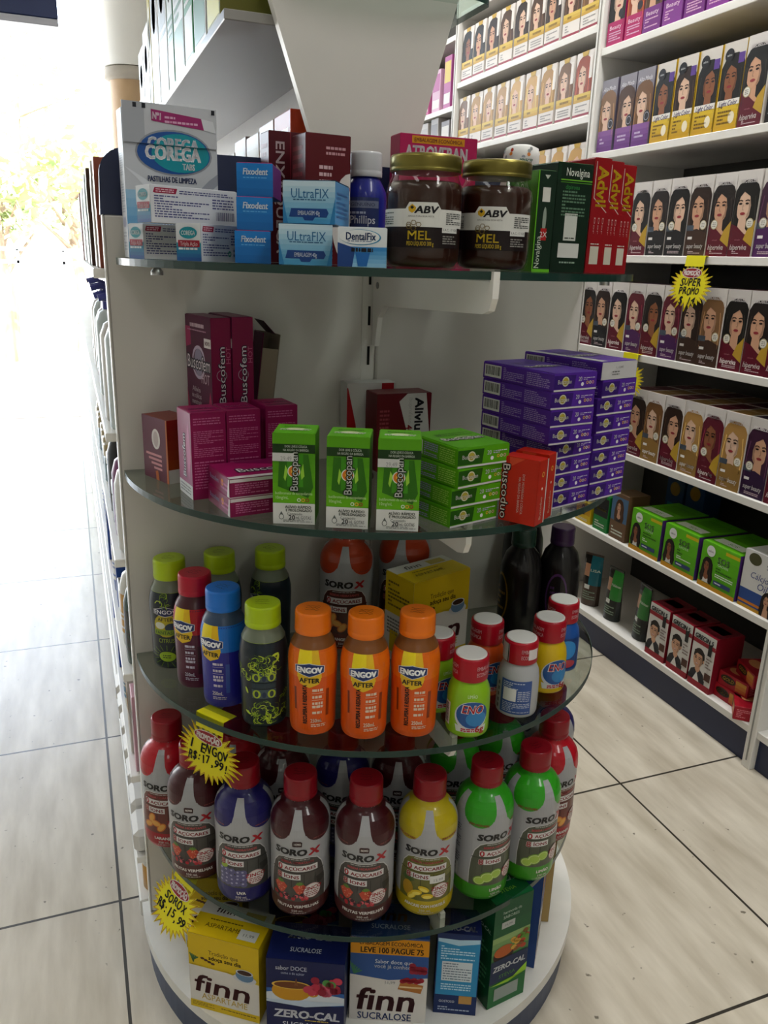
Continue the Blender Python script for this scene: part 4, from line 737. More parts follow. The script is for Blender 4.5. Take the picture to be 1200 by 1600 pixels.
# small energy drink bottles
EPROF = [(.0225, 0), (.0262, .0015), (.0274, .006), (.0276, .03), (.0283, .06), (.0292, .088), (.0288, .098), (.0265, .110), (.0225, .119), (.0202, .122), (.0200, .128)]
EG = {}
def engov(v):
    if v in EG: return EG[v]
    rr = .0285; hc = pi*rr; A = Art(); g = random.Random(5)
    if v in ('lime', 'limeback'):
        body, cap = '#16222b', '#a9c414'; A.rect(-hc, .112, hc, .1145, 's#a9c414', 1)
        gr = ['s#8fae1e', 's#5d7a1c', 's#b5c93a', 's#3a4f22']
        def flower(cx, cy, n, s):
            for k in range(n):
                a = g.uniform(0, 6.28); r_ = s*sqrt(g.random()); x, y = cx+r_*cos(a), cy+r_*.8*sin(a); t0 = g.uniform(0, 6.28)
                A.stroke([(x+.003*cos(t0+q*.9)*(1+.3*q), y+.003*sin(t0+q*.9)*(1+.3*q)) for q in range(4)], .0009, g.choice(gr), 2+k % 3)
        if v == 'lime':
            flower(0, .083, 60, .017); flower(0, .022, 60, .018)
            for cy in (.069, .047): A.rect(-.015, cy-.006, .015, cy+.006, 's#3d4f56', 2).ell(-.009, cy, .005, .0055, 's#a3b82a', 5).ell(-.009, cy, .0025, .004, 's#2d3a3c', 6).ell(.009, cy, .005, .0055, 's#a3b82a', 5).ell(.009, cy, .0025, .004, 's#2d3a3c', 6).ell(0, cy-.001, .0025, .004, 's#1b2c4a', 6)
            A.rect(-.015, .0545, .015, .0615, 's#1c2f3a', 3)
            for k in range(14): flower(g.uniform(.02, hc-.003)*g.choice((-1, 1)), g.uniform(.015, .10), 9, .008)
            for x, y in ((.014, .098), (.017, .094), (-.022, .05), (-.021, .02)): A.ell(x, y, .0045, .0016, gr[2], 6, 8, g.uniform(0, 3))
        else:
            A.poly([(-.017, .083), (-.017, .089), (0, .094), (.017, .089), (.017, .083), (0, .079)], 's#c9ccd0', 2).poly([(-.0163, .0835), (-.0163, .0885), (0, .0933), (.0163, .0885), (.0163, .0835), (0, .0797)], 's#1a2552', 3).text('ENGOV', 0, .0866, .0058, 's#dfe2e6', 4, .029, .02)
            A.ell(0, .066, .017, .017, 's#b3a51c', 1).text('AFTER', 0, .0755, .0052, 's#141a14', 3, .021, .01).ell(-.008, .066, .007, .005, 's#d5d8c8', 2).ell(.008, .063, .009, .007, 's#22344a', 2).rect(-.017, .052, .017, .060, 's#7d9a1c', 3).text('FANTASIA', 0, .056, .005, 's#1c2a18', 4, .030).text('CITRUS', 0, .044, .0065, 's#8fa62a', 3, .022)
            A.ell(0, .020, .012, .0075, 's#8fae1e', 3).greek(-.006, .017, .006, .023, 2, 's#1c2a18', 4, 3)
            for k in range(16): a = 2*pi*k/16; A.stroke([(.014*cos(a), .02+.009*sin(a)), (.026*cos(a), .02+.017*sin(a))], .0008, 's#5d7a1c', 2)
            flower(0, .102, 14, .012)
    else:
        up_, lo, cap = dict(orange=('#e06a10', '#d9560e', '#e87414'), red=('#b3101e', '#4f1030', '#b31430'), blue=('#1c6fc9', '#22228a', '#1f74d4'))[v]
        A.rect(-hc, .0015, hc, .078, 's'+lo, 0).rect(-hc, .078, hc, .116, 's'+up_, 0)
        A.poly([(-.0145, .078), (-.0135, .1155), (.0105, .1155), (.0145, .078)], 's#e3b81c', 1).poly([(-.0135, .1155), (.003, .1155), (.003, .078), (-.0145, .078)], 's#ecd61c', 2)
        A.poly([(-.0135, .082), (-.0135, .076), (-.011, .070), (0, .0655), (.011, .070), (.0135, .076), (.0135, .082)], 's#e0b81c', 3)
        A.poly([(-.017, .085), (-.0175, .0935), (0, .0975), (.0175, .0935), (.017, .085), (0, .0795)], 's#d5d8de', 4).poly([(-.0164, .0854), (-.0168, .093), (0, .0968), (.0168, .093), (.0164, .0854), (0, .0803)], 's#1a2f66', 5)
        A.text('ENGOV', 0, .0888, .0072, 's#f4f5f6', 6, .0285, .05).text('AFTER', 0, .0752, .0062, 's#1b1b16', 6, .023, .03)
        if v == 'orange':
            A.text("RECUPERA E REIDRATA", -.0055, .043, .0050, 's#2a1208', 4, .052, .04, 0, pi/2); A.rect(-.0195, .034, -.0165, .064, 's#7a2a0c', 3); A.rect(.0205, .026, .0245, .062, 's#8a3410', 3)
        else: A.rect(.0195, .022, .0245, .062, 's'+dict(red='#3a1626', blue='#2a4aa0')[v], 3)
        tc = 's#e0c8b0' if v == 'orange' else 's#c4bcd0'
        for k, y in enumerate((.062, .053, .0445, .040, .032)):
            A.greek(.0035, y-.0018, .016, y+.0018, 1, tc, 4, k+2, .9)
            if k < 3: A.rect(.003, y-.0042, .017, y-.0038, tc, 4)
        A.text('250mL', .0085, .0215, .0052, tc, 4, .014, .02).greek(.002, .0125, .02, .017, 2, tc, 4, 3)
        body = lo
    b = MB(); b.lathe(EPROF, 's'+body if v not in ('lime', 'limeback') else 's#16222b', 56)
    b.wrap(A, EPROF, rr, .0034, .004)
    nk = MB(); nk.lathe([(.0262, .1125), (.0229, .1192), (.0206, .1222), (.0204, .129)], 'p#'+dict(lime='6d7562', limeback='6d7562', orange='7a4a22', red='4a2026', blue='3a4c66')[v], 48, capb=False, capt=False)
    for k in (-.6, .3): nk.face([((.0231)*sin(k+a), -.0231*cos(k+a), z) for a, z in ((0, .1195), (.2, .1195), (.2, .128), (0, .128))][:4], 'p#9a9a92') if False else None
    c = MB(); flut_cap(c, .0215, .1275, .154, 'p'+cap); scrawl(c, .154, len(v), '#33380c' if 'lime' in v else '#3a1c10' if v == 'orange' else '#241226')
    EG[v] = (b.mesh('body'), nk.mesh('neck'), c.mesh('cap')); return EG[v]
Z3 = .535
for v, x, y, lf, lab in (
    ('limeback', .097, 1.040, 18, 'dark green citrus drink bottle with lime cap, far left by end panel'),
    ('red', .122, .978, 40, 'small red drink bottle with crimson cap beside the blue one'),
    ('blue', .148, .920, 38, 'small blue drink bottle with bright blue cap'),
    ('lime', .185, .861, 0, 'dark floral drink bottle with lime cap, front one next to the orange bottles'),
    ('limeback', .165, 1.045, 0, 'dark drink bottle with lime cap behind the red bottle'),
    ('limeback', .235, 1.040, 40, 'dark drink bottle with lime cap standing behind the blue bottle'),
    ('orange', .237, .827, 8, 'orange drink bottle, left of the three in the front row'),
    ('orange', .293, .799, 3, 'orange drink bottle, middle of the three in the front row'),
    ('orange', .352, .785, 6, 'orange drink bottle, right of three and nearest the antacid jars')):
    put('energy_drink_bottle', lab, 'bottle', list(zip(('body', 'neck', 'cap'), engov(v))), x, y, Z3, face_cam(x, y, lf), 'small drink bottles with coloured caps')
# antacid bottles
NPROF = [(.0225, 0), (.0252, .0015), (.0262, .005), (.0262, .03), (.0258, .05), (.0242, .060), (.0205, .068), (.0185, .071), (.0185, .076)]
def antacid(lab, x, y, lf, body, kind, z=Z3):
    rr = .0262; hc = pi*rr; A = Art()
    if kind == 'eno':
        A.rect(-hc, .0, hc, .009, 's'+body, 0).ell(0, .030, .021, .020, 's#c9ccd2', 1, 26).ell(.001, .032, .020, .0175, 's#1c4f8f', 2, 26).ell(.006, .027, .013, .010, 's#2a7ab5', 3)
        A.text('ENO', .001, .040, .0115, 's#e4e4e6', 4, .0265, .035, .2).text('ENO', .001, .040, .0108, 's#a3121f', 5, .0255, .015, .2); A.poly([(-.018, .009), (-.020, .018), (0, .013), (.020, .018), (.018, .009)], 's#cdd2cc', 3)
        A.greek(-.012, .0095, .004, .0145, 2, 's#b01a3a', 5, 3, .7).text('6g', .0105, .0135, .0085, 's#a3121f', 5, .011, .03); A.text('LIMÃO', 0, .0565, .0042, 's#d8e6c0', 4, .012) if body.startswith('#8') else None
        A.bars(-.040, .012, -.029, .042, 3, 8, 's#d5d5d0', 's#202022', True)
    elif kind == 'grey':
        A.rect(-.019, .006, .022, .052, 's#33508c', 1).greek(-.016, .040, .020, .050, 4, 's#b5bdd0', 2, 1).rect(-.015, .024, .002, .041, 's#d8d8d8', 3).greek(-.0155, .008, .020, .022, 6, 's#a5aec6', 2, 2).greek(.004, .024, .02, .039, 6, 's#a5aec6', 2, 4)
        for i in range(5): A.rect(-.026, .008+.008*i, -.0225, .013+.008*i, 's#5a5a5e', 1)
    else:
        A.rect(-.02, .006, .02, .052, 's#1d3f7a', 1).ell(.0, .035, .015, .014, 's#2f8ad0', 2).bars(-.034, .010, -.024, .046, 3, 8, 's#d5d5d0', 's#202022', True); A.ell(.001, .014, .014, .006, 's#b5404a', 3)
    b = MB(); b.lathe(NPROF, 's'+body, 48); b.wrap(A, NPROF, rr, .0034, .004)
    c = MB(); cp = [(.0212, .072), (.0215, .0735), (.0215, .098), (.0208, .1005), (.0195, .101)]; c.lathe(cp, 'p#a30a20', 48)
    cA = Art()
    for k in (-.030, .018, .056): cA.text('EMBALAGEM', k-.002, .0905, .0052, 'p#d9a8ae', 1, .024, .01).text('ECONÔMICA', k-.002, .0825, .0052, 'p#d9a8ae', 1, .024, .01)
    if kind == 'grey': cA.rect(-.03, .0735, -.012, .0975, 'p#b5b5b5', 1).rect(-.014, .0735, -.0125, .0975, 'p#222222', 2).rect(.013, .079, .027, .093, 'p#d9d2d2', 3)
    c.wrap(cA, cp, .0215, .0034)
    dsk = MB(); dsk.lathe([(.0188, .1008), (.0188, .1018), (.0165, .1024), (.0158, .1020)], 'd#d6d6d2', 40)
    put('antacid_bottle', lab, 'bottle', (('body', b.mesh('body')), ('cap', c.mesh('cap')), ('cap_disc', dsk.mesh('cap_disc'))), x, y, z, face_cam(x, y, lf), 'antacid bottles with red and white caps')
antacid('lime green antacid jar at the very front of the glass shelf', .414, .762, -12, '#86b81e', 'eno'); antacid('lime green antacid jar behind the front green one', .399, .824, -35, '#86b81e', 'eno')
antacid('orange antacid jar between the rear green jar and the grey one', .478, .842, -35, '#c24a16', 'eno'); antacid('silver grey antacid jar with blue text panel', .494, .782, 6, '#a8aaac', 'grey')
antacid('yellow antacid jar next to the blue jar at right', .561, .823, -35, '#cfae12', 'eno'); antacid('blue antacid jar, rightmost near the rim of the shelf', .611, .868, -25, '#1b4f9c', 'blue')
# dark syrup bottles
def syrup(lab, x, y, h, cap, lf, lc):
    k = h/.2; pr = [(.026, 0), (.0305, .003), (.0315, .01), (.0315, .115*k), (.0305, .13*k), (.025, .152*k), (.0165, .165*k), (.0145, .17*k), (.0145, .18*k)]
    A = Art(); A.ell(-.012, .06, .017, .04, 's'+lc, 1).ell(-.012, .06, .0145, .036, 's#14100e', 2).greek(-.022, .04, .0, .08, 5, 's'+lc, 3)
    b = MB(); b.lathe(pr, 's#0e0c0d', 48); b.wrap(A, pr, .0315, .0036)
    c = MB(); flut_cap(c, .0182, h-.027, h, 'p'+cap); put('syrup_bottle', lab, 'bottle', (('body', b.mesh('body')), ('cap', c.mesh('cap'))), x, y, Z3, face_cam(x, y, lf), 'dark syrup bottles')
syrup('tall black syrup bottle with dark green cap', .610, .985, .168, '#123026', 40, '#8a6a1c'); syrup('tall black syrup bottle with purple cap', .675, .980, .166, '#2c1238', -20, '#4a2a5a'); syrup('black syrup bottle with dark red cap, hidden behind the other two', .645, 1.043, .20, '#5a0f18', 0, '#5a2a2a')

# ================================================================== HONEY JARS, MILK OF MAGNESIA, CANISTER
Z1 = 1.071
def jar(lab, x, y, lf, r=.0392):
    gp = [(.030, 0), (.0355, .002), (.0385, .008), (r, .018), (r, .082), (.0382, .090), (.0345, .098), (.0335, .101), (.0335, .108)]
    A = Art(); hc = pi*r; JZ = .88
    A.poly([(-.056, .045), (-.056, .064), (-.012, .064), (-.008, .071), (.020, .071), (.024, .064), (.056, .064), (.056, .045)], '#cfcfca', 1).rect(-.052, .023, .052, .0455, '#1a1012', 0)
    A.poly([(-.009, .0655), (-.005, .069), (-.001, .0655), (-.0015, .062), (-.005, .0595), (-.0085, .062)], '#caa01c', 2).poly([(-.007, .0655), (-.005, .0675), (-.003, .0655), (-.005, .0635)], '#22201c', 3)
    A.text('ABV', .0095, .0635, .0078, '#17151a', 2, .024, .035, .2).text('APICULTURA BOA VISTA', .004, .0563, .0019, '#55534f', 2, .026)
    for k in range(5): A.ring(-.008+.005*(k % 3), .0475-.0042*(k//3)+.0021*(k % 2), .0022, .0029, '#6a5618', 3, 6)
    A.text('MEL', .003, .0365, .0098, '#cdb025', 3, .023, .01).text('PESO LÍQUIDO 300 g', .004, .0275, .0046, '#c4a822', 3, .027, .0)
    A.rect(.026, .0395, .046, .046, '#d2d2ce', 3).text('S.A.C.: 17 1525', .036, .0428, .0026, '#222222', 4, .018); A.greek(.027, .027, .045, .037, 4, '#8d8a86', 3, 2).greek(.030, .048, .052, .061, 6, '#4a4a4a', 3, 3).greek(-.05, .047, -.027, .061, 6, '#4f5a52', 3, 4)
    t = thing('honey_jar', lab, 'jar', (x, y, Z1+.0003), face_cam(x, y, lf), 'honey jars'); t.scale[2] = JZ
    MB().lathe([(q-.0016, z+.002) for q, z in gp[:-3]]+[(.033, .0945)], 's#2e0d05', 56).obj('honey', t)
    MB().lathe(gp, 'g#f0efe9', 56, capt=False).obj('glass', t)
    b = MB(); b.wrap(A, gp, r, .0036); b.obj('label', t)
    MB().lathe([(.0352, .1045), (.0362, .1055), (.0362, .1075), (.0355, .1085), (.0362, .110), (.0362, .1195), (.0350, .1222), (.033, .1228), (.031, .1222)], 'm#7a7136', 56).obj('lid', t)
jar('honey jar with gold lid, left one standing in front of pink box', .3465, .806, 10); jar('honey jar with gold lid, right one beside the green cartons', .4285, .808, 12)
pr = [(.022, 0), (.0262, .002), (.027, .006), (.027, .076), (.0255, .086), (.019, .098), (.0165, .102), (.0165, .108)]
t = thing('medicine_bottle', 'cobalt blue medicine bottle with white cap beside honey jar', 'bottle', (.348, .995, Z1+.0003), face_cam(.348, .995, 5))
A = Art(); A.rect(-.021, .008, .021, .078, 's#2b3560', 1).rect(-.02, .066, .02, .074, 's#6a7088', 2).text('GENUÍNO', 0, .070, .004, 's#2b3050', 3, .03).text('Phillips', 0, .053, .0095, 's#c9cbd6', 3, .031, .01).greek(-.016, .058, .016, .063, 1, 's#9aa0b8', 3).greek(-.016, .012, .016, .044, 6, 's#9aa0b8', 3, 5)
b = MB(); b.lathe(pr, 's#16207a', 48); b.wrap(A, pr, .027, .0035); b.obj('body', t); c = MB(); flut_cap(c, .0205, .102, .130, 'p#b9babd'); c.obj('cap', t)
t = thing('supplement_canister', 'crinkled white canister with coloured dots behind the honey jars', 'canister', (.571, 1.012, Z1+.0003), face_cam(.571, 1.012, 0))
g = random.Random(4); pr = [(.024, 0), (.0255, .004), (.0255, .108), (.023, .116), (.0215, .118), (.0225, .122), (.0238, .140), (.0215, .152), (.012, .156)]
A = Art()
for k in range(70): A.ell(g.uniform(-.07, .07), g.uniform(.119, .151), .0024, .0024, g.choice(('#b8402a', '#3f7a4a', '#8a8f96', '#c9762a', '#9aa0a0')), 1, 8)
A.rect(-.002, .132, .016, .139, '#d9d9d6', 2).text('BENECEP', .007, .1355, .0046, '#2a6a4a', 3, .017, .02)
b = MB(); b.lathe(pr[:5], 'p#d2d4d2', 40); b.obj('body', t); b = MB(); b.lathe(pr[4:], 'd#d6d6d2', 40); b.wrap(A, pr, .0235, .0035, .004); b.obj('wrapped_cap', t)

# ================================================================== BOXES ON THE TOP GLASS SHELF
def place(name, lab, z, cx, cy, deg, w, d, h, base, arts, group=None, **k): return plainbox(name, lab, 'box', cx, cy, z, R(deg), w, d, h, base, arts, group, **k)
# big tablet carton
w, d, h = .108, .028, .160; A = Art(); A.grad(0, 0, w, .075, '#2f78b0', '#8fb4cc', 8, 0).rect(0, .075, w, h, '#b4b8be', 0)
A.poly([(0, .095), (0, h), (w, h), (w, .092), (w*.8, .068), (w*.42, .048), (w*.70, .056), (w*.84, .072)], '#b4b8be', 1).poly([(w*.25, .046), (w*.55, .053), (w*.9, .090), (w, .098), (w, .086), (w*.75, .062), (w*.45, .047)], '#8f949e', 2).poly([(0, .100), (w*.3, .070), (w*.62, .058), (w*.25, .085)], '#c6cad0', 2)
A.poly([(w*.16, .024), (w*.50, .048), (w*.94, .024)], '#2f5f9e', 2)
for k in range(9): A.poly([(w*.50, .047), (w*(.22+.07*k), .030), (w*(.26+.07*k), .030)], '#c9dceb', 3)
A.ell(w*.53, .116, w*.41, .0235, '#84888f', 3, 30).ell(w*.53, .116, w*.39, .0215, '#1d4a8a', 4, 30).ell(w*.60, .116, w*.31, .0195, '#128592', 5, 26)
A.text('COREGA', w*.52, .117, .0150, '#e2e4e8', 6, w*.58, .04).text('TABS', w*.68, .1035, .0068, '#d5dade', 6, w*.13, .03).text('PASTILHAS DE LIMPEZA', w*.50, .0885, .0062, '#22315e', 6, w*.52, .02).greek(w*.16, .062, w*.40, .080, 4, '#3a6aa0', 4, 2)
L = Art(); L.greek(.006, .09, .022, .135, 18, '#8d92a0', 1, 2).greek(.006, .05, .022, .085, 12, '#8d92a0', 1, 3).ell(.011, .040, .0045, .006, '#7a7c98', 1).ell(.018, .040, .0045, .006, '#7a7c98', 1).greek(.005, .008, .022, .03, 6, '#8d92a0', 1, 3)
t = place('denture_tablet_carton', 'large silver and blue denture tablet carton at the left end of the top glass shelf', 1.071, .121, 1.045, 7, w, d, h, '#b9bcc1', dict(F=A, L=L))
B_ = Art(); z0 = .1250; ww = .107; hh = .042; B_.rect(0, 0, .024, hh, '#9a9ea4', 1).poly([(.032, .024), (.092, .019), (.089, .031), (.032, .036)], '#8d2560', 2).text('Nº1', .038, .0295, .0075, '#d8c4d0', 3, .009, .03, 0, -.08).greek(.047, .022, .086, .031, 2, '#c99ab5', 3, 2).poly([(.092, .019), (.106, .017), (.103, .029), (.089, .031)], '#c6c9cd', 2)
B_.ell(.057, -.006, .042, .0225, '#84888f', 2, 28).ell(.057, -.006, .040, .0205, '#1d4a8a', 3, 28).ell(.063, -.006, .032, .0185, '#128592', 4, 24).text('COREGA', .056, .001, .0135, '#c2c8d2', 5, .058, .04)
for x in (.012, .022, .101): B_.rect(x, .036, x+.004, .041, '#1a1c24', 3)
B_.trim(ww, hh); b = MB(); b.plate([(-ww/2, z0), (ww/2, z0), (ww/2, z0+hh), (-ww/2, z0+hh)], -.0165, -.0157, '#b2b5ba'); b.art(B_, lambda u, v, o: (-ww/2+u, -.0165-o, z0+v)); b.obj('torn_front_flap', t)
# paste cartons
def tube(lab, z, cx, cy, deg, w):
    d, h = .031, .0365; A = Art(); L = Art()
    L.rect(0, h*.48, d, h, '#c6cbd0', 0).grad(0, 0, d, h*.5, '#1d4a8c', '#1f8f9c', 5, 0).ell(d*.5, h*.76, d*.36, h*.16, '#16808e', 2).text('COREGA', d*.5, h*.76, .0045, '#d8dee0', 3, d*.56, .02).rect(d*.08, h*.38, d*.95, h*.56, '#8f1a2e', 3).text('Tripla Ação', d*.52, h*.47, .0042, '#dcc8cc', 4, d*.7, .01).greek(d*.1, h*.30, d*.9, h*.36, 1, '#c9d4d8', 4, 2, .9)
    A.rect(0, 0, w, h, '#c4c6ca', 0).poly([(w*.03, h*.82), (w*.05, h*.95), (w*.30, h*.95), (w*.28, h*.80), (w*.05, h*.80)], '#8d1f3c', 1).greek(w*.06, h*.82, w*.26, h*.93, 2, '#cfaab4', 2, 3).greek(w*.04, h*.14, w*.66, h*.76, 9, '#4a4c78', 1, 4).greek(w*.32, h*.80, w*.96, h*.92, 2, '#4a4c78', 1, 5).greek(w*.7, h*.45, w*.96, h*.76, 4, '#4a4c78', 1, 6)
    if w > .09: A.bars(w*.72, h*.08, w*.97, h*.42, 2, 4, '#c4c6ca', '#2d2a55')
    else: A.ring(w*.66, h*.22, .0015, .003, '#1f7a5a', 2).rect(w*.74, h*.1, w*.96, h*.4, '#b5b7bb', 2).greek(w*.75, h*.12, w*.94, h*.38, 2, '#5a5c70', 3, 3)
    return place('denture_cream_carton', lab, z, cx, cy, deg, w, d, h, '#c4c6ca', dict(F=A, L=L), 'white denture cream cartons')
tube('white and teal cream carton, left one of the two on the glass', 1.071, .1075, .985, 25, .075); tube('white and teal cream carton on the glass next to the blue boxes', 1.071, .1455, .9125, 45, .075)
tube('white and teal cream carton lying on top of the other two', 1.1084, .129, .954, 22, .105)
def fixo(lab, z, cx, cy, deg):
    w, d, h = .036, .075, .031; A = Art(); A.grad(0, 0, w, h, '#0f5a9c', '#1a74bc', 4, 0).text('Fixodent', w*.52, h*.76, .0062, '#e2e8ee', 2, w*.68, .02, .12).greek(w*.18, h*.54, w*.85, h*.60, 1, '#5aa0d4', 2, 3).rect(w*.62, h*.66, w*.8, h*.675, '#c9dcea', 2)
    return place('denture_adhesive_box', lab, z, cx, cy, deg, w, d, h, '#166aae', dict(F=A), 'small blue adhesive boxes', sides=dict(T='#a8346a', R='#5a2a6a'))
fixo('small blue adhesive box at the bottom of its stack of three', 1.071, .186, .884, -13); fixo('small blue adhesive box in the middle of the stack of three', 1.1029, .188, .885, -12); fixo('small blue adhesive box on top of the stack of three', 1.1348, .1945, .888, -20)
def ultra(lab, z, cx, cy, deg, h):
    w, d = .053, .075; A = Art(); A.grad(0, 0, w, h, '#3f8ab4', '#bcd0da', 8, 0).text('ULtraFIX', w*.52, h*.72, .0092, '#24608e', 2, w*.72, .0).greek(w*.2, h*.54, w*.82, h*.59, 1, '#2d5a80', 2, 3).poly([(w*.16, h*.36), (w*.84, h*.36), (w*.88, h*.26), (w*.84, h*.16), (w*.62, h*.16), (w*.58, h*.08), (w*.42, h*.08), (w*.38, h*.16), (w*.12, h*.16)], '#1c3f7c', 2).text('EMBALAGEM 40g', w*.5, h*.26, .0042, '#d5dde6', 3, w*.42, .01)
    A.poly([(0, 0), (w*.1, 0), (0, h*.6)], '#2a74a4', 1).poly([(w, 0), (w*.9, 0), (w, h*.6)], '#2a74a4', 1); S = Art(); S.greek(.008, .006, d-.01, h-.008, 6, '#2a6a9a', 1, 4); T = Art(); T.grad(0, 0, w, d, '#8fb0c4', '#3f86b4', 4, 0)
    return place('denture_adhesive_carton', lab, z, cx, cy, deg, w, d, h, '#3f84b0', dict(F=A, R=S, T=T), 'pale blue adhesive cartons')
ultra('pale blue denture cream carton, lower of two stacked', 1.071, .2345, .850, -17, .0385); ultra('pale blue denture cream carton, upper of two stacked', 1.1104, .2475, .856, -29, .040)
w, d, h = .048, .066, .0365; A = Art(); A.rect(0, 0, w, h, '#cfd6da', 0).grad(0, 0, w, h*.52, '#8fc0dc', '#2d7ab8', 5, 1).poly([(0, 0), (w*.3, 0), (w*.36, h*.48), (0, h*.62)], '#1c3f7c', 2).poly([(w*.36, h*.38), (w*.66, h*.38), (w*.60, h*.02), (w*.42, h*.02)], '#1f62a8', 3).ell(w*.46, h*.76, w*.42, h*.2, '#2a7fa8', 2, 24).ell(w*.44, h*.765, w*.41, h*.185, '#d5dadc', 3, 24)
A.text('DentalFix', w*.47, h*.79, .0072, '#1d3566', 4, w*.60, .02).greek(w*.2, h*.64, w*.7, h*.68, 1, '#5a6a8a', 4, 3).greek(w*.28, h*.38, w*.72, h*.50, 1, '#14161e', 5, 9, .8)
place('denture_adhesive_carton', 'white and blue denture cream carton just left of the honey jar', 1.071, .281, .810, -18, w, d, h, '#cfd6da', dict(F=A), None)
# maroon migraine boxes
def maroon(lab, z, cx, cy, deg, w, d, h, kind):
    A = Art(); L = Art()
    if kind: A.rect(0, 0, w, h, '#551019', 0).greek(w*.45, h*.84, w*.9, h*.92, 2, '#b98a90', 1, 3).greek(w*.3, h*.62, w*.6, h*.78, 3, '#c9a8ac', 1, 4).ell(w*.45, h*.40, w*.2, h*.16, '#a83a1c', 2).ell(w*.40, h*.42, w*.12, h*.15, '#1c0a0c', 3).ell(w*1.0, h*.36, w*.42, h*.36, '#cfc9c6', 4, 24).text('Ne', w*.82, h*.50, .019, '#98141f', 5, None, .05, 0, -pi/2); A.it = [(q, m_, l) for q, m_, l in [(clip(p, 0, w, True), m_, l) for p, m_, l in A.it] if len(q) > 2]
    else: A.rect(0, 0, w, h, '#4a0f1a', 0).text('ENXAQUECA', w*.30, h*.5, .011, '#d5c4c6', 2, h*.85, .02, 0, -pi/2).rect(w*.55, 0, w*.57, h, '#7a2430', 1)
    L.greek(.006, .02, d-.008, h-.01, 12, '#7a2a34', 1, 5)
    return place('migraine_pill_box', lab, z, cx, cy, deg, w, d, h, '#4d0f18', dict(F=A, L=L), None)
maroon('maroon pill box with white vertical lettering behind the blue boxes', 1.071, .258, 1.042, 4, .048, .035, .149, 0); maroon('maroon pill box with black silhouette and white corner circle', 1.071, .289, .986, 6, .056, .045, .142, 1)
w, d, h = .106, .035, .158; A = Art(); A.rect(0, 0, w, h, '#a81650', 0).rect(w*.15, h*.936, w*.83, h*.990, '#c9861c', 1).text('EMBALAGEM ECONÔMICA', w*.49, h*.963, .0046, '#6a1a2c', 2, w*.62, .01).text('ATROVERAN', w*.47, h*.872, .0165, '#e4dcdf', 2, w*.80, .025).text('CÁPS', w*.80, h*.75, .0125, '#d87a2a', 2, None, .02).poly([(0, h*.2), (w*.8, 0), (0, 0)], '#7a0f2c', 1).greek(w*.1, h*.3, w*.6, h*.5, 4, '#d59ab2', 2, 3)
place('pain_relief_box', 'hot pink pain relief box standing behind the left honey jar', 1.071, .4525, 1.030, -1, w, d, h, '#98124a', dict(F=A))
# green and red cartons
w, d, h = .024, .06, .104; A = Art(); A.rect(0, 0, w, h, '#10281a', 0).rect(w*.30, h*.70, w*.72, h*.84, '#cfcfc8', 1).poly([(w*.35, h*.96), (w*.65, h*.96), (w*.5, h*.92)], '#b8c0b4', 1).ell(w*.5, h*.52, w*.10, h*.13, '#8d9a8d', 1).rect(w*.34, h*.32, w*.66, h*.44, '#a81c1c', 2).text('2X', w*.5, h*.38, .006, '#d5cfcc', 3).text('Novalgina', w*.24, h*.2, .0068, '#c9d4c4', 2, h*.32, .0, 0, pi/2).rect(0, 0, w*.06, h, '#5fae1e', 2).rect(0, 0, w, h*.03, '#5fae1e', 2)
L = Art(); L.grad(0, 0, d, h, '#2c6a1e', '#5a9a2a', 5, 0, True).text('sanofi', d*.5, h*.8, .008, '#c9dcc0', 1, .03, 0, 0, pi/2)
place('fever_drops_carton', 'narrow dark green carton pressed against the right honey jar', 1.071, .4875, .838, 5, w, d, h, '#173a22', dict(F=A, L=L), None, sides=dict(T='#2c5a24'))
w, d, h = .05, .054, .116; A = Art(); A.rect(0, 0, w, h, '#0d2417', 0).rect(w*.10, h*.845, w, h*.855, '#6aae2a', 1).rect(w*.10, h*.825, w, h*.832, '#4a8a22', 1).poly([(0, h), (w*.10, h), (w*.10, h*.845), (w*.0, h*.845)], '#12301e', 1).text('Novalgina', w*.57, h*.925, .0088, '#d9dfd6', 2, w*.66, .0).text('dipirona', w*.45, h*.79, .005, '#2d7a3a', 2, w*.4).greek(w*.18, h*.52, w*.85, h*.76, 8, '#5a7a62', 2, 4).rect(w*.30, h*.30, w*.66, h*.55, '#c4c8c0', 2).greek(w*.34, h*.31, w*.62, h*.335, 1, '#3a3f3a', 3, 2).rect(w*.18, h*.14, w*.78, h*.275, '#cccdc8', 2).greek(w*.25, h*.08, w*.7, h*.11, 1, '#8fa594', 2, 3)
place('fever_drops_carton', 'wide dark green carton with white squares between narrow green and red ones', 1.071, .535, .856, 7, w, d, h, '#0f2a1a', dict(F=A), None, sides=dict(T='#1f5a2a'))
def adv(lab, cx, cy, deg, w, h, big):
    d = .068; A = Art(); A.rect(0, 0, w, h, '#8d0d16', 0).rect(w*.2, h*.08, w*.72, h*.24, '#c9c4b4', 1).greek(w*.2, h*.25, w*.7, h*.27, 1, '#cfc0b8', 2, 2).text('Advil', w*.58, h*.76, w*.62, '#d5ae22', 2, h*.34, .025, 0, -pi/2)
    A.stroke([(w*.12, h*.97), (w*.12, h*.66), (w*.95, h*.54)], .0009, '#cfb9b4', 1)
    for k in (.3, .55, .8): A.text('Dor', w*k, h*.42, .0022, '#c99a98', 2, .018, 0, 0, -pi/2)
    S = Art(); S.rect(0, 0, d, h*.3, '#c9a51e', 0).greek(.01, .04, d-.01, h*.8, 6, '#c98a8a', 1, 4)
    place('ibuprofen_carton', lab, 1.071, cx, cy, deg, w, d, h, '#8d0d16', dict(F=A, R=S), 'red ibuprofen cartons')
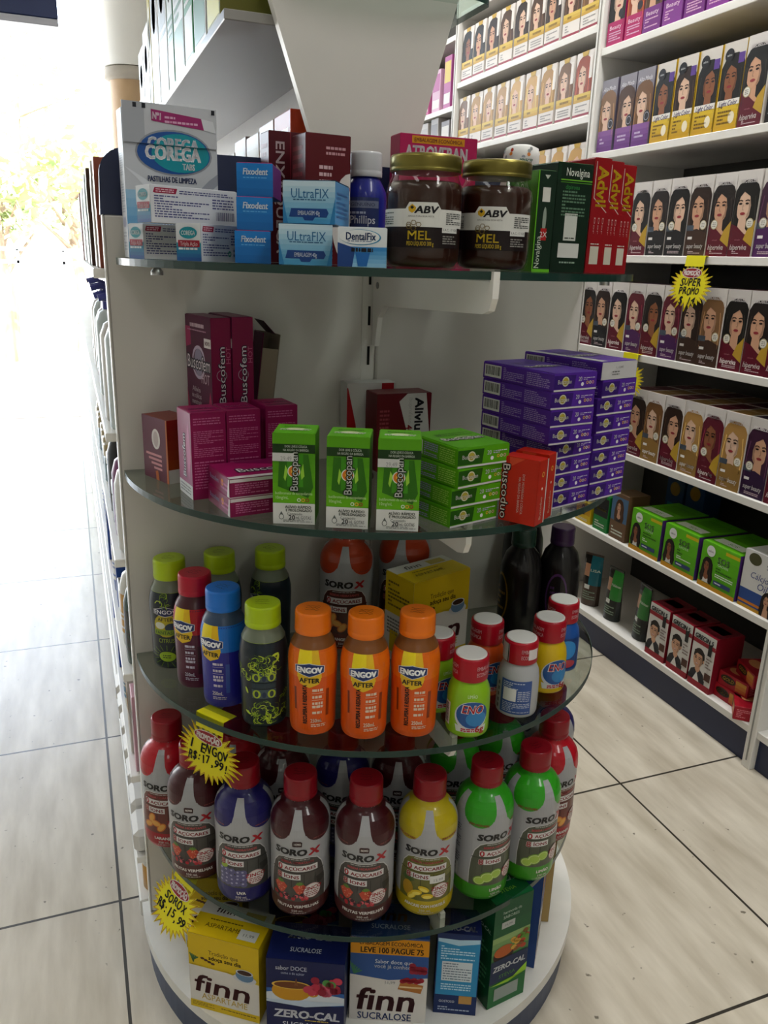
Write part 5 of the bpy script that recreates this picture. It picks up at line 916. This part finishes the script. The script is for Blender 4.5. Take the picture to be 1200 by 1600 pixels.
adv('red carton with yellow lettering, leftmost of three by the dark green ones', .587, .886, 4, .024, .127, 0); adv('red carton with yellow lettering, middle of three', .6125, .897, 7, .021, .126, 0); adv('red carton with yellow lettering, rightmost at the end of the top shelf', .636, .905, 8, .022, .124, 1)

# ================================================================== BOXES ON THE SECOND GLASS SHELF
Z2 = .8034; MG = '#8d1250'; MGD = '#5e0d3c'
A = Art(); L = Art(); w, d, h = .040, .060, .080; A.grad(0, h*.22, w, h, '#8f3f16', '#7d1a1a', 5, 0).rect(0, 0, w, h*.22, '#c4c4c0', 0)
L.rect(0, 0, d, h, '#5c2038', 0).ell(d*.55, h*.66, .010, .013, '#d5cfcc', 2).ell(d*.55, h*.66, .006, .010, '#b8a8a8', 3)
for k in range(4): L.stroke([(d*.12+.006*k, h*(.40-.07*k)), (d*.75, h*(.40-.07*k))], .003, '#c98a90', 2)
L.poly([(d*.93, 0), (d, 0), (d, h), (d*.96, h)], '#b8622a', 2).poly([(d*.5, 0), (d*.62, 0), (d*.58, h*.16), (d*.48, h*.14)], '#b8622a', 3)
plainbox('open_display_carton', 'open maroon and orange carton at far left of the second glass shelf', 'box', .104, 1.0267, Z2, R(24), w, d, h, '#7a2a1e', dict(F=A, L=L), flap=False)
def buscofem(lab, z, cx, cy, deg, flat=False):
    w, d, h = (.100, .074, .0205) if flat else (.0415, .050, .102); A = Art(); L = Art(); T = Art()
    if not flat:
        A.rect(0, 0, w, h, '#84114a', 0).greek(.003, .05, w-.003, h*.80, 14, '#b8608e', 1, 3, .4).greek(.003, .012, w-.003, .046, 10, '#b8608e', 1, 4, .4).greek(.003, h*.86, w-.006, h*.95, 3, '#b8608e', 1, 5, .4)
        L.rect(0, 0, d, h, '#8a1552', 0).rect(0, 0, d, h*.16, '#c9c6c4', 1).greek(.004, .003, d-.006, .014, 3, '#6a6a6a', 2, 5).text('Buscofem', d*.45, h*.48, .011, '#241a35', 2, h*.5, .06, 0, pi/2).text('Buscofem', d*.45, h*.48, .011, '#d9cdd4', 3, h*.5, .0, 0, pi/2).poly([(d*.75, h*.2), (d*.95, h*.5), (d*.8, h*.9), (d*.62, h*.6)], '#a83a72', 1); T.text('Buscofem', w*.5, d*.5, .008, '#d5b9c8', 1, w*.7, .01).rect(.004, .006, w-.004, .012, '#6a0d3c')
    else:
        A.rect(0, 0, w, h, '#7d1046', 0).rect(0, h*.82, w, h, '#c9bfc2', 1).greek(.006, .003, .045, h*.75, 5, '#b8608e', 1, 3).greek(.05, .003, .095, h*.75, 5, '#b8608e', 1, 4)
        L.rect(0, 0, d, h, '#7d1046', 0).text('Buscofem', d*.3, h*.55, .006, '#a9a4c4', 2, .03, .02).ell(d*.68, h*.6, .004, .004, '#d88a2a', 2).greek(.045, .004, .07, .014, 2, '#b8608e', 2, 3).poly([(d*.9, 0), (d, 0), (d, h), (d*.96, h)], '#d0cbc9', 3)
        T.rect(0, 0, w, d*.12, '#c9bfc2').text('Buscofem', w*.55, d*.42, .016, '#2a1a3c', 2, w*.7, .07).text('Buscofem', w*.55, d*.42, .016, '#dcd0d8', 3, w*.7, .0).poly([(w*.3, d*.9), (w, d*.5), (w, d), (w*.3, d)], '#6a0f40', 1)
    return place('cramp_pill_box', lab, z, cx, cy, deg, w, d, h, MG, dict(F=A, L=L, T=T), 'magenta cramp pill boxes')
buscofem('upright magenta pill box with white base, nearest the open maroon carton', Z2, .133, .944, 9.8); buscofem('upright magenta pill box in the middle of three in a row', Z2, .1765, .9535, 8); buscofem('upright magenta pill box, right and rearmost of three', Z2, .2270, .973, 8)
buscofem('magenta pill box lying flat, underneath another', Z2, .1895, .885, 9.5, True); buscofem('magenta pill box lying flat on top of another one', Z2+.0211, .1905, .888, 8.7, True)
def hot(lab, cx, cy, deg, w, d, h):
    A = Art(); L = Art(); A.rect(0, 0, w, h, '#7d0e40', 0).ring(w*.5, h*.66, .0062, .0068, '#a89ab0', 1).text('Buscofem', w*.5, h*.66, .0088, '#1e1730', 1, h*.34, .08, 0, pi/2).text('Buscofem', w*.5, h*.66, .0088, '#d5ccd4', 2, h*.34, .0, 0, pi/2).text('HOT', w*.84, h*.78, .006, '#b5587e', 2, .02, 0, 0, pi/2)
    L.rect(0, 0, d, h, '#4d0c33', 0).greek(d*.2, h*.93, d*.75, h*.955, 1, '#c9b0be', 2, 3, .9).greek(d*.1, h*.905, d*.95, h*.92, 1, '#b58aa0', 2, 3).rect(d*.74, h*.82, d, h*.875, '#d5cfd0', 2).text('NOVO', d*.87, h*.847, .005, '#5a1a3a', 3, d*.18, .02).ring(d*.5, h*.72, .017, .021, '#b9a9c0', 1).ell(d*.5, h*.72, .014, .017, '#8d86a0', 1).text('Buscofem', d*.5, h*.72, .017, '#17122a', 2, d*.9, .08, .1).text('Buscofem', d*.5, h*.72, .017, '#e0dae0', 3, d*.9, .0, .1).text('HOT', d*.76, h*.63, .013, '#c9b4c0', 3, d*.32, 0, .1)
    for k, s in enumerate(('Alívio', 'de cólicas', 'menstruais', 'por até')): L.text(s, d*.38, h*(.55-.04*k), .0068, '#cfc4ca', 3, d*(.26+.012*len(s)), .01)
    L.text('8h', d*.36, h*.37, .013, '#e0d6dc', 3, d*.25, .03).poly([(d*.75, 0), (d, 0), (d, h*.46), (d*.92, h*.56), (d*.78, h*.36)], '#b02a5a', 2).poly([(0, h*.2), (d*.12, h*.4), (0, h*.55)], '#9c2250', 2).poly([(0, h*.8), (d*.22, h*.82), (d*.2, h*.93), (0, h*.93)], '#9c2258', 1)
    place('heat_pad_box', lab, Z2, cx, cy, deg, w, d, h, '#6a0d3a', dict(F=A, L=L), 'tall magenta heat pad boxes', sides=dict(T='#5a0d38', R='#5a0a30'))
hot('tall magenta heat pad box on the left with NOVO tag', .1570, 1.030, 14, .0255, .080, .202); hot('tall magenta heat pad box on the right of its twin', .1860, 1.033, 11, .027, .080, .203)
t = thing('open_brown_carton', 'open brown cardboard carton leaning behind the tall heat pad boxes', 'box', (.2260, 1.048, Z2+.0003), R(4)); M_ = Matrix.Translation((0, 0, .092)) @ Matrix.Rotation(R(7), 4, 'Y')
b = MB(); b.xbox(M_ @ Matrix.Translation((-.011, 0, 0)), .0012, .042, .178, MGD); b.xbox(M_ @ Matrix.Translation((.011, 0, 0)), .0012, .042, .178, 'd#7d7060'); b.xbox(M_ @ Matrix.Translation((0, .021, 0)), .022, .0012, .178, 'd#6a5d4e'); b.xbox(M_ @ Matrix.Translation((0, -.021, -.01)), .021, .0012, .16, 'd#857866'); b.obj('carton_walls', t)
MB().xbox(M_ @ Matrix.Translation((-.004, .0, .096)) @ Matrix.Rotation(R(40), 4, 'Y'), .024, .040, .001, '#43182c').obj('raised_flap', t)
def gotas(lab, cx, cy, deg, price):
    w, d, h = .045, .046, .0995; A = Art(); A.rect(0, 0, w, h, '#4f920a', 0); A.grad(0, h*.24, w, h*.78, '#5fa60e', '#47880c', 5, 1).rect(0, 0, w, h*.235, '#c9cbc6', 2).rect(0, h*.79, w, h*.885, '#16330f', 2)
    for q, y in enumerate((.862, .823)): A.text(('DOR LEVE E CÓLICA', 'NA REGIÃO DA BARRIGA')[q], w*.55, h*y, .0026, '#d5dcd0', 3, w*(.52, .60)[q], .01)
    A.poly([(w*.16, h*.78), (w*.84, h*.78), (w*.96, h*.42), (w*.84, h*.30), (w*.12, h*.42)], '#286209', 2).poly([(w*.34, h*.78), (w*.72, h*.78), (w*.72, h*.42), (w*.34, h*.42)], '#388212', 3)
    A.poly([(w*.26, h*.52), (w*.30, h*.66), (w*.36, h*.60), (w*.30, h*.48)], '#8fc23a', 4).poly([(w*.66, h*.58), (w*.72, h*.68), (w*.75, h*.54), (w*.68, h*.50)], '#8fc23a', 4)
    A.ring(w*.5, h*.59, .0058, .0068, '#cfd6c8', 4).ell(w*.5, h*.59, .0058, .0058, '#c9701c', 4).ell(w*.5, h*.59, .003, .003, '#d9a83a', 5).text('Buscopan', w*.5, h*.59, .0085, '#13240d', 6, h*.42, .09, 0, pi/2).text('Buscopan', w*.5, h*.59, .0085, '#e2e6de', 7, h*.42, .008, 0, pi/2)
    A.text('butilbrometo de escopolamina', w*.5, h*.35, .0033, '#bcd69a', 5, w*.88).text('10mg/mL', w*.22, h*.30, .0036, '#bcd69a', 5, w*.3)
    for k, c in enumerate(('#2a6a1c', '#d0a02a', '#8d2a1c')): A.ring(w*(.62+.10*k), h*.275, .0012, .0021, c if k else '#cfdcc0', 5, 10)
    A.text('ALÍVIO RÁPIDO', w*.60, h*.195, .0031, '#2d3a2a', 4, w*.62, .02).text('E PROLONGADO', w*.62, h*.158, .0031, '#2d3a2a', 4, w*.62, .02).text('Conteúdo', w*.52, h*.118, .0030, '#4a4f4a', 4, w*.36).text('20', w*.45, h*.078, .0052, '#33383a', 4, w*.15, .02).text('mL GOTAS', w*.73, h*.076, .0038, '#33383a', 4, w*.36).greek(w*.24, h*.022, w*.94, h*.052, 2, '#7d807c', 4, 3)
    A.ell(w*.20, h*.082, .0028, .0032, '#5a605c', 4).poly([(w*.14, h*.09), (w*.20, h*.145), (w*.26, h*.09)], '#5a605c', 4).ell(w*.20, h*.082, .0021, .0025, '#c9cbc6', 5)
    if price: A.rect(w*.0, h*.70, w*.50, h*.79, '#bfc1bd', 8).text('29,49', w*.32, h*.733, .0048, '#8a8c8a', 9, w*.26)
    T = Art(); T.ell(w*.5, d*.42, .010, .006, '#c9d89a').greek(.006, d*.25, w-.006, d*.45, 2, '#d5dcc8', 2, 4).text('Buscopan', w*.5, d*.68, .006, '#1c3a10', 2, w*.6)
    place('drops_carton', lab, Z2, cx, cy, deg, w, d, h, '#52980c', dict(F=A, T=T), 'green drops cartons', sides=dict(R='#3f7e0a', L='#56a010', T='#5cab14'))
gotas('upright green drops carton with price sticker beside the magenta boxes', .2160, .822, -21.7, True); gotas('upright green drops carton without a price sticker, middle of three', .2675, .793, -24, False); gotas('upright green drops carton with price sticker beside the flat green stack', .3155, .771, -22, True)
def pill(name, lab, z, cx, cy, deg, w, d, h, base, dark, logo, group, left=True, white=False, top=False):
    A = Art(); L = Art(); T = Art(); A.rect(0, 0, w, h, base, 0).rect(.0, h*.14, w*.42, h*.9, dark, 1).poly([(w*.42, h*.14), (w*.42, h*.9), (w*.5, h*.9), (w*.47, h*.14)], dark, 1).rect(0, 0, w, h*.10, '#c4c2c4', 2)
    A.ring(w*.26, h*.55, .0042, .0055, '#c9c6a8', 2).ell(w*.26, h*.55, .004, .004, '#a89a3a', 2).text(logo, w*.24, h*.55, .0048, '#d9d8d4', 4, w*.32, .01).text('20', w*.60, h*.66, .005, '#dcdae0', 3, w*.08, .01).ell(w*.66, h*.34, .0022, .0022, '#dcdae0', 3).greek(w*.68, h*.56, w*.80, h*.74, 2, '#b5a8cc', 3, 3)
    for k in range(3): A.ring(w*(.78+.065*k), h*.42, .0011, .0019, ('#d8a83a', '#d5c9b0', '#c98a8a')[k], 3, 10)
    A.greek(w*.76, h*.66, w*.95, h*.74, 1, '#d5cfe0', 3, 2)
    if white: A.rect(0, 0, w, h, '#bdbcbd', 5).text('L 12345', w*.5, h*.68, .0026, '#4a4a4a', 6, w*.2).greek(w*.3, h*.2, w*.5, h*.5, 2, '#5a5a5a', 6, 3)
    L.bars(d*.03, h*.14, d*.28, h*.88, 2, 6).greek(d*.31, h*.12, d*.60, h*.88, 7, '#9a86c0' if base < '#4' or base[1] in '45' else '#9ac25a', 2, 3).greek(d*.64, h*.12, d*.95, h*.88, 7, '#9a86c0' if base[1] in '45' and base[3] < '4' else '#9ac25a', 2, 4)
    T.rect(w*.02, d*.02, w*.2, d*.98, '#c4c4c2' if white else base).ring(w*.55, d*.45, .010, .013, '#c9c6b0', 2, 18, .6).text(logo, w*.5, d*.45, .012, '#1a1a20', 3, w*.75, .07).text(logo, w*.5, d*.45, .012, '#d9d8d4', 4, w*.75, .0).greek(w*.2, d*.62, w*.9, d*.75, 3, dark, 2, 3)
    place(name, lab, z, cx, cy, deg, w, d, h, base, dict(F=A, L=L, **(dict(T=T) if top else {})), group)
GLEV = ['bottom', 'second from bottom', 'third from bottom', 'top']
for k in range(4): pill('tablet_box', f"flat green tablet box, {GLEV[k]} of the green stack", Z2+.0222*k, .386+.003*k, .794-.001*k, 15+(2, -1, 2, -3)[k], .071, .088, .0212, '#4f960e', '#1f4f0c', 'Buscopan', 'stacked green tablet boxes', top=(k == 3))
def red(lab, cx, cy, deg, w, d, h):
    A = Art(); S = Art(); A.rect(0, 0, w, h, '#b52208', 0).text('Buscoduo', w*.14, h*.46, .009, '#1a0f10', 2, h*.85, .09, 0, -pi/2).text('Buscoduo', w*.14, h*.46, .009, '#d8ccc4', 3, h*.85, .0, 0, -pi/2).text('DOR MODERADA E CÓLICA', w*.62, h*.46, .0028, '#e0cfc6', 2, h*.62, .01, 0, -pi/2).text('NA REGIÃO DA BARRIGA', w*.52, h*.44, .0028, '#e0cfc6', 2, h*.55, .01, 0, -pi/2)
    for k in range(6): A.poly([(w*.2+.003*k, h), (w*.28+.003*k, h), (w*.22, h*.85)], '#d04a2a', 1)
    S.rect(0, 0, d, h, '#b01f08', 0).text('Buscoduo', d*.5, h*.25, .005, '#cfc0a8', 2, h*.35, .02, 0, pi/2).ring(d*.5, h*.78, .002, .003, '#d8b04a', 2).ell(d*.5, h*.56, .0015, .0015, '#dcd0c4', 2).rect(d*.9, 0, d, h, '#c9c4c0', 2)
    place('tablet_box', lab, Z2, cx, cy, deg, w, d, h, '#b02007', dict(F=A, R=S), 'upright red tablet boxes')
red('upright orange-red tablet box beside the flat green stack', .4555, .7465, -56, .044, .0235, .0735); red('upright orange-red tablet box against the purple stack', .4795, .7640, -54, .040, .0225, .0745)
PU, PD = '#4d2590', '#34186a'; ORDB = ['bottom', 'second from bottom', 'third from bottom', 'fourth from bottom', 'fourth from top', 'third from top', 'second from top', 'top']
g = random.Random(12)
for k in range(8):
    up_ = k >= 4; pill('tablet_box', f"flat purple tablet box, {ORDB[k]} of the left purple stack" , Z2+.0202*k, (.5125 if up_ else .524)+g.uniform(-.001, .001), (.828 if up_ else .8415), (11 if up_ else 17)+g.uniform(-1.5, 1.5), .0665, .122, .0195, PU, PD, 'Buscopan', 'stacked purple tablet boxes', top=(k == 7))
for k in range(8): pill('tablet_box', f"flat {'purple tablet box with a white end' if k == 7 else 'purple tablet box'}, {ORDB[k]} of the right purple stack", Z2+.0212*k, .589+g.uniform(-.0012, .0012), .8585, 17+g.uniform(-1.5, 1.5), .0665, .122, .0205, PU, PD, 'Buscopan', 'stacked purple tablet boxes', white=(k == 7), top=(k == 7))
w, d, h = .080, .040, .105; A = Art(); A.rect(0, 0, w, h, '#5a0d16', 0).poly([(w*.55, h), (w*.90, h), (w*.98, h*.5), (w*.9, 0), (w*.45, 0), (w*.58, h*.45), (w*.40, h*.9)], '#c4c2c0', 1).text('Alivium', w*.78, h*.66, .0125, '#1d1a1e', 2, h*.56, .04, 0, -pi/2).text('400 mg', w*.60, h*.42, .0095, '#8d1620', 2, h*.34, .03, 0, -pi/2).text('ibuprofeno', w*.62, h*.78, .006, '#a8a6a6', 2, h*.34, 0, 0, -pi/2).greek(.004, .03, .018, h-.02, 10, '#8a3a42', 1, 3)
place('ibuprofen_box', 'dark red and white ibuprofen box behind the flat green stack', Z2, .4085, 1.010, 3, w, d, h, '#560c15', dict(F=A), None)
w, d, h = .072, .030, .112; A = Art(); A.rect(0, 0, w, h, '#c0bebb', 0).poly([(w*.02, h*.95), (w*.18, h*.5), (w*.28, 0), (0, 0), (0, h*.95)], '#9a101c', 1).rect(w*.7, h*.9, w*.95, h, '#9a101c', 1).rect(w*.16, h*.2, w*.28, h*.45, '#c9c7c4', 2)
place('ibuprofen_box', 'white and red ibuprofen box standing against the end panel', Z2, .3805, 1.055, 0, w, d, h, '#bdbbb8', dict(F=A), None)

# ================================================================== SWEETENER BOXES
def finn(lab, z, cx, cy, deg, w, d, h, kind, group=None, price=False):
    A = Art(); L = Art(); T = Art()
    if kind == 'asp':
        Y = '#cfb010'; A.rect(0, 0, w, h, '#cfccc6', 0).rect(0, h*.58, w, h, Y, 1).poly([(0, h*.58), (w*.4, h*.60), (w, h*.52), (w, h*.6), (0, h*.6)], Y, 1).rect(0, 0, w, h*.10, Y, 1).text('Tradição que', w*.50, h*.80, .0075, '#4a3a10', 2, w*.42).text('adoça seu dia', w*.52, h*.73, .0075, '#3a2c10', 2, w*.46, .02)
        A.text('finn', w*.47, h*.36, .031, '#4d1c22', 3, w*.78, .02, .12).text('ASPARTAME', w*.50, h*.185, .0105, '#b89a3a', 3, w*.66).greek(w*.03, h*.03, w*.35, h*.085, 3, '#7a6a1c', 2, 3).greek(w*.45, h*.05, w*.95, h*.075, 1, '#5a4a10', 2, 4).ell(w*.80, h*.56, .017, .0075, '#c4c6c9', 3).ell(w*.80, h*.60, .013, .010, '#5f7f9f', 4).ell(w*.80, h*.645, .0125, .005, '#c9ccd0', 5).ell(w*.80, h*.645, .0105, .004, '#3a2014', 6)
        for k in range(5): A.stroke([(w*.07, h*(.62+.01*k)), (w*(.02+.03*k), h*(.74-.01*k))], .002, '#3f6a3a', 3)
        for k in range(4): A.ell(w*(.20+.05*k), h*(.70-.015*k), .003, .002, '#4a2a18', 3)
        T.rect(0, 0, w, d, Y, 0).rect(0, d*.62, w, d, '#c4c2bc', 1).text('finn', w*.35, d*.80, .011, '#33161a', 2, .028, .01, .12).rect(w*.62, d*.66, w*.9, d*.9, '#b5a24a', 2).text('ASPARTAME', w*.42, d*.32, .0075, '#4a3a10', 2, w*.5).greek(w*.2, d*.46, w*.66, d*.52, 1, '#5a4a10', 2, 3)
        if price: T.rect(w*.66, d*.12, w*.92, d*.40, '#cfcfcb', 3).text('11,99', w*.80, d*.26, .005, '#55555a', 4, w*.15)
        L.rect(0, 0, d, h, '#cfccc6', 0).rect(0, h*.55, d, h, Y, 1).greek(.006, h*.62, d-.008, h*.92, 7, '#5a4a10', 2, 3).greek(.006, h*.3, d-.02, h*.5, 5, '#6a6a66', 2, 3).rect(.012, h*.1, .03, h*.35, '#c9a81e', 2); base = Y
    else:
        base = '#1f3f7c'; A.rect(0, 0, w, h, '#cfccc8', 0).rect(0, h*.55, w, h, '#2a4f8d', 1).poly([(0, h*.55), (w*.5, h*.50), (w, h*.55)], '#2a4f8d', 1).rect(0, h*.80, w, h*.985, '#cf8a10', 2).text('EMBALAGEM ECONÔMICA', w*.52, h*.93, .0068, '#2a1c0c', 3, w*.80, .01).text('LEVE 100 PAGUE 75', w*.53, h*.85, .0095, '#2a1c0c', 3, w*.80, .02).rect(w*.28, h*.885, w*.9, h*.888, '#5a3a0c', 3)
        A.text('Sabor doce que', w*.56, h*.72, .0068, '#d5dae4', 3, w*.48).text('você já conhece', w*.56, h*.665, .0068, '#d5dae4', 3, w*.50, .01).text('finn', w*.47, h*.27, .040, '#43181f', 3, w*.74, .02, .12).text('SUCRALOSE', w*.46, h*.06, .0125, '#1f3a78', 3, w*.70, .01)
        A.poly([(w*.62, h*.40), (w*.92, h*.36), (w*.95, h*.46), (w*.66, h*.50)], '#a86a2c', 3).rect(w*.64, h*.42, w*.93, h*.44, '#d5b98a', 4).text('11,99', w*.52, h*.475, .0052, '#7a7a80', 3, w*.13)
        for k in range(9): A.ell(w*(.68+.03*k), h*(.50+.01*(k % 3)), .004, .004, '#98182a', 5).ell(w*(.80+.05*(k % 4)), h*(.62+.035*(k//4)), .0045, .0045, '#8d1c30', 4)
        for k in range(6): A.stroke([(w*.05, h*.56), (w*(.0+.03*k), h*(.70-.02*k))], .002, '#3f7a5a', 4)
        T.rect(0, 0, w, d, '#22427c', 0).text('SUCRALOSE', w*.5, d*.3, .008, '#b5bfd4', 1, w*.5).text('finn', w*.5, d*.65, .02, '#43181f', 2, w*.4, .02, .12); L.rect(0, 0, d, h, base, 0).greek(.01, .05, d-.012, h-.03, 10, '#8d9cc0', 1, 4)
        A.it = [(q, m_, l) for q, m_, l in [(clip(p, 0, w, True), m_, l) for p, m_, l in A.it] if len(q) > 2]; A.it = [(q, m_, l) for q, m_, l in [(clip(p, 0, 0, False), m_, l) for p, m_, l in A.it] if len(q) > 2]
    return place('sweetener_box', lab, z, cx, cy, deg, w, d, h, base, dict(F=A, L=L, T=T), group)
ZB = .0766
finn('yellow and white sweetener box in front, under the glass at left', ZB, .141, .885, -35.5, .103, .060, .128, 'asp', None, True); finn('yellow and white sweetener box behind, leaning at the far left by the panel', ZB, .139, 1.004, -20, .085, .056, .128, 'asp')
finn('yellow and white sweetener box on the bottle shelf behind orange caps', Z3, .442, .956, 17.6, .104, .060, .131, 'asp')
finn('blue, orange and white sweetener box in the front middle of the base', ZB, .343, .804, -23.5, .105, .058, .145, 'suc'); finn('blue sweetener box turned sideways near the right end of the base', ZB, .577, .828, 52, .075, .040, .165, 'suc')
finn('yellow sweetener box in the back row behind the front blue one', ZB, .395, .935, -10, .095, .06, .130, 'asp')
def zero(lab, cx, cy, deg, w, d, h, kind):
    A = Art(); L = Art(); T = Art(); nv = '#141c4a'
    if kind == 'blue':
        A.rect(0, 0, w, h, nv, 0).rect(0, h*.30, w, h*.62, '#2a5a9c', 1).text('sabor DOCE', w*.32, h*.90, .0072, '#d5d9e4', 2, w*.40, .01).text('como o do açúcar', w*.34, h*.835, .0045, '#b5bdd4', 2, w*.3).ell(w*.5, h*.52, w*.62, h*.075, '#c4ccd6', 2, 24).ell(w*.32, h*.60, w*.25, h*.13, '#c08a18', 3).ell(w*.32, h*.68, w*.25, h*.055, '#d5b04a', 4).ell(w*.32, h*.68, w*.22, h*.044, '#6a3a1c', 5).ring(w*.60, h*.60, .005, .0075, '#c08a18', 3).poly([(w*.36, h*.68), (w*.385, h*.78), (w*.41, h*.68)], '#7a4a2a', 6)
        g = random.Random(2)
        for k in range(26): A.ell(w*g.uniform(.52, .92), h*g.uniform(.57, .79), .006, .006, g.choice(('#a8243c', '#b93a50', '#8a1830', '#c2526a', '#b22a44', '#8f2038', '#4f8a44')), 4+k % 3, 10)
        A.rect(0, 0, w, h*.44, nv, 2).poly([(0, h*.44), (w*.5, h*.40), (w, h*.47), (w, h*.5), (0, h*.47)], '#b5c4d4', 3).poly([(0, h*.44), (w*.5, h*.39), (w, h*.46), (w, h*.4), (0, h*.38)], nv, 4)
        A.text('ZERO-CAL', w*.52, h*.30, .0135, '#dfe2ea', 5, w*.84, .035, .1).text('SUCRALOSE', w*.52, h*.155, .0092, '#d5d9e2', 5, w*.62).greek(w*.5, h*.21, w*.8, h*.235, 1, '#c9b04a', 5, 4)
        A.rect(w*.08, h*.04, w*.3, h*.12, '#c4c4c2', 5); T.rect(0, 0, w, d, '#161f52', 0).text('ZERO-CAL', w*.5, d*.66, .0105, '#d9dde6', 2, w*.56, .03, .1).text('SUCRALOSE', w*.48, d*.28, .0075, '#c9cedc', 2, w*.4); base = nv
    elif kind == 'back':
        A.rect(0, 0, w, h, '#152a5c', 0).rect(w*.02, h*.24, w*.98, h*.90, '#2a86b8', 1).poly([(w*.02, h*.90), (w*.5, h*.86), (w*.98, h*.9), (w*.98, h*.95), (w*.5, h*.93), (w*.02, h*.94)], '#a8cade', 2).greek(w*.1, h*.68, w*.88, h*.86, 6, '#b5d8ea', 2, 3).rect(w*.14, h*.42, w*.84, h*.66, '#c9d4da', 2).greek(w*.17, h*.43, w*.82, h*.65, 7, '#55667a', 3, 4, .35).greek(w*.14, h*.3, w*.84, h*.39, 3, '#b5d8ea', 2, 5)
        A.text('GOSTOSO', w*.3, h*.16, .0042, '#d5dce6', 3, w*.36).rect(w*.58, h*.14, w*.88, h*.24, '#b58a4a', 3).greek(w*.1, h*.04, w*.85, h*.10, 2, '#a8b5cc', 3, 3); T.rect(0, 0, w, d*.5, '#161f4e', 0).text('ZERO-CAL', w*.5, d*.2, .0085, '#d9dde6', 2, w*.78, .03, .1); base = '#15224e'
    else:
        A.grad(0, 0, w, h, '#1f6a35', '#0f4a2a', 5, 0).grad(0, h*.42, w, h*.68, '#1f5a2c', '#8fa86a', 5, 1).text('harmonia de', w*.46, h*.90, .005, '#cfdccf', 3, w*.48, .01).text('SABORES', w*.44, h*.855, .005, '#cfdccf', 3, w*.42, .01).rect(w*.2, h*.75, w*.55, h*.81, '#a8aca8', 4).text('14,99', w*.38, h*.78, .004, '#66696a', 5, w*.2)
        A.ell(w*.32, h*.50, w*.28, h*.075, '#2a120a', 3).ell(w*.32, h*.53, w*.26, h*.055, '#a8521c', 4); g = random.Random(6)
        for k in range(24): A.ell(w*g.uniform(.5, .95), h*g.uniform(.5, .66), .005, .004, g.choice(('#5a8a2a', '#a83a1c', '#c99a3a', '#7a4a1c')), 4+k % 2, 8)
        A.rect(0, h*.24, w, h*.46, '#14264a', 5).poly([(0, h*.22), (w*.5, h*.20), (w, h*.32), (w, h*.24)], '#8fc22a', 6).text('ZERO-CAL', w*.5, h*.38, .0095, '#dfe4e6', 7, w*.86, .03, .1).text('STÉVIA', w*.46, h*.29, .0062, '#4f8a3a', 7, w*.44).rect(w*.15, h*.06, w*.8, h*.18, '#8f9a94', 6); T.rect(0, 0, w, d, '#10582e', 0).text('ZERO-CAL', w*.5, d*.7, .009, '#d9e2da', 2, w*.8, .03, .1).text('STÉVIA', w*.5, d*.35, .006, '#8fc23a', 2, w*.4); L.rect(0, 0, d, h, '#0f4a28', 0).text('ZERO-CAL', d*.5, h*.72, .006, '#cfdcd0', 2, d*.8, .02, .1); base = '#10502b'; L.greek(.006, .03, d-.008, h*.6, 10, '#5a9a6a', 2, 3)
    A.it = [(q, m_, l) for q, m_, l in [(clip(clip(p, 0, w, True), 0, 0, False), m_, l) for p, m_, l in A.it if len(p) > 2] if len(q) > 2]
    return place('sweetener_box', lab, ZB, cx, cy, deg, w, d, h, base, dict(F=A, L=L, T=T))
zero('navy sweetener box with coffee cup picture on the base', .232, .820, -25.3, .104, .061, .128, 'blue'); zero('bright blue back side of a sweetener box with white nutrition table', .4335, .777, -25, .059, .045, .140, 'back')
zero('dark green sweetener box on the base at right', .4985, .775, 8, .064, .048, .182, 'stevia'); zero('navy sweetener box in the back row of the base', .255, .930, -15, .1, .06, .13, 'blue')
w, d, h = .075, .04, .165; A = Art(); A.rect(0, 0, w, h, 'd#a58a55', 0).greek(.01, .03, w-.012, h-.02, 14, 'd#6a5430', 1, 3)
place('kraft_carton', 'tan kraft carton at the right rim behind the blue sweetener box', ZB, .634, .898, 66, w, d, h, 'd#a98f5c', dict(F=A)); place('white_carton', 'white carton with dark band deep in the base corner at right', ZB, .655, .990, 78, .08, .05, .15, '#c0bdb4', dict(F=Art().rect(0, .09, .08, .12, '#22305a')))
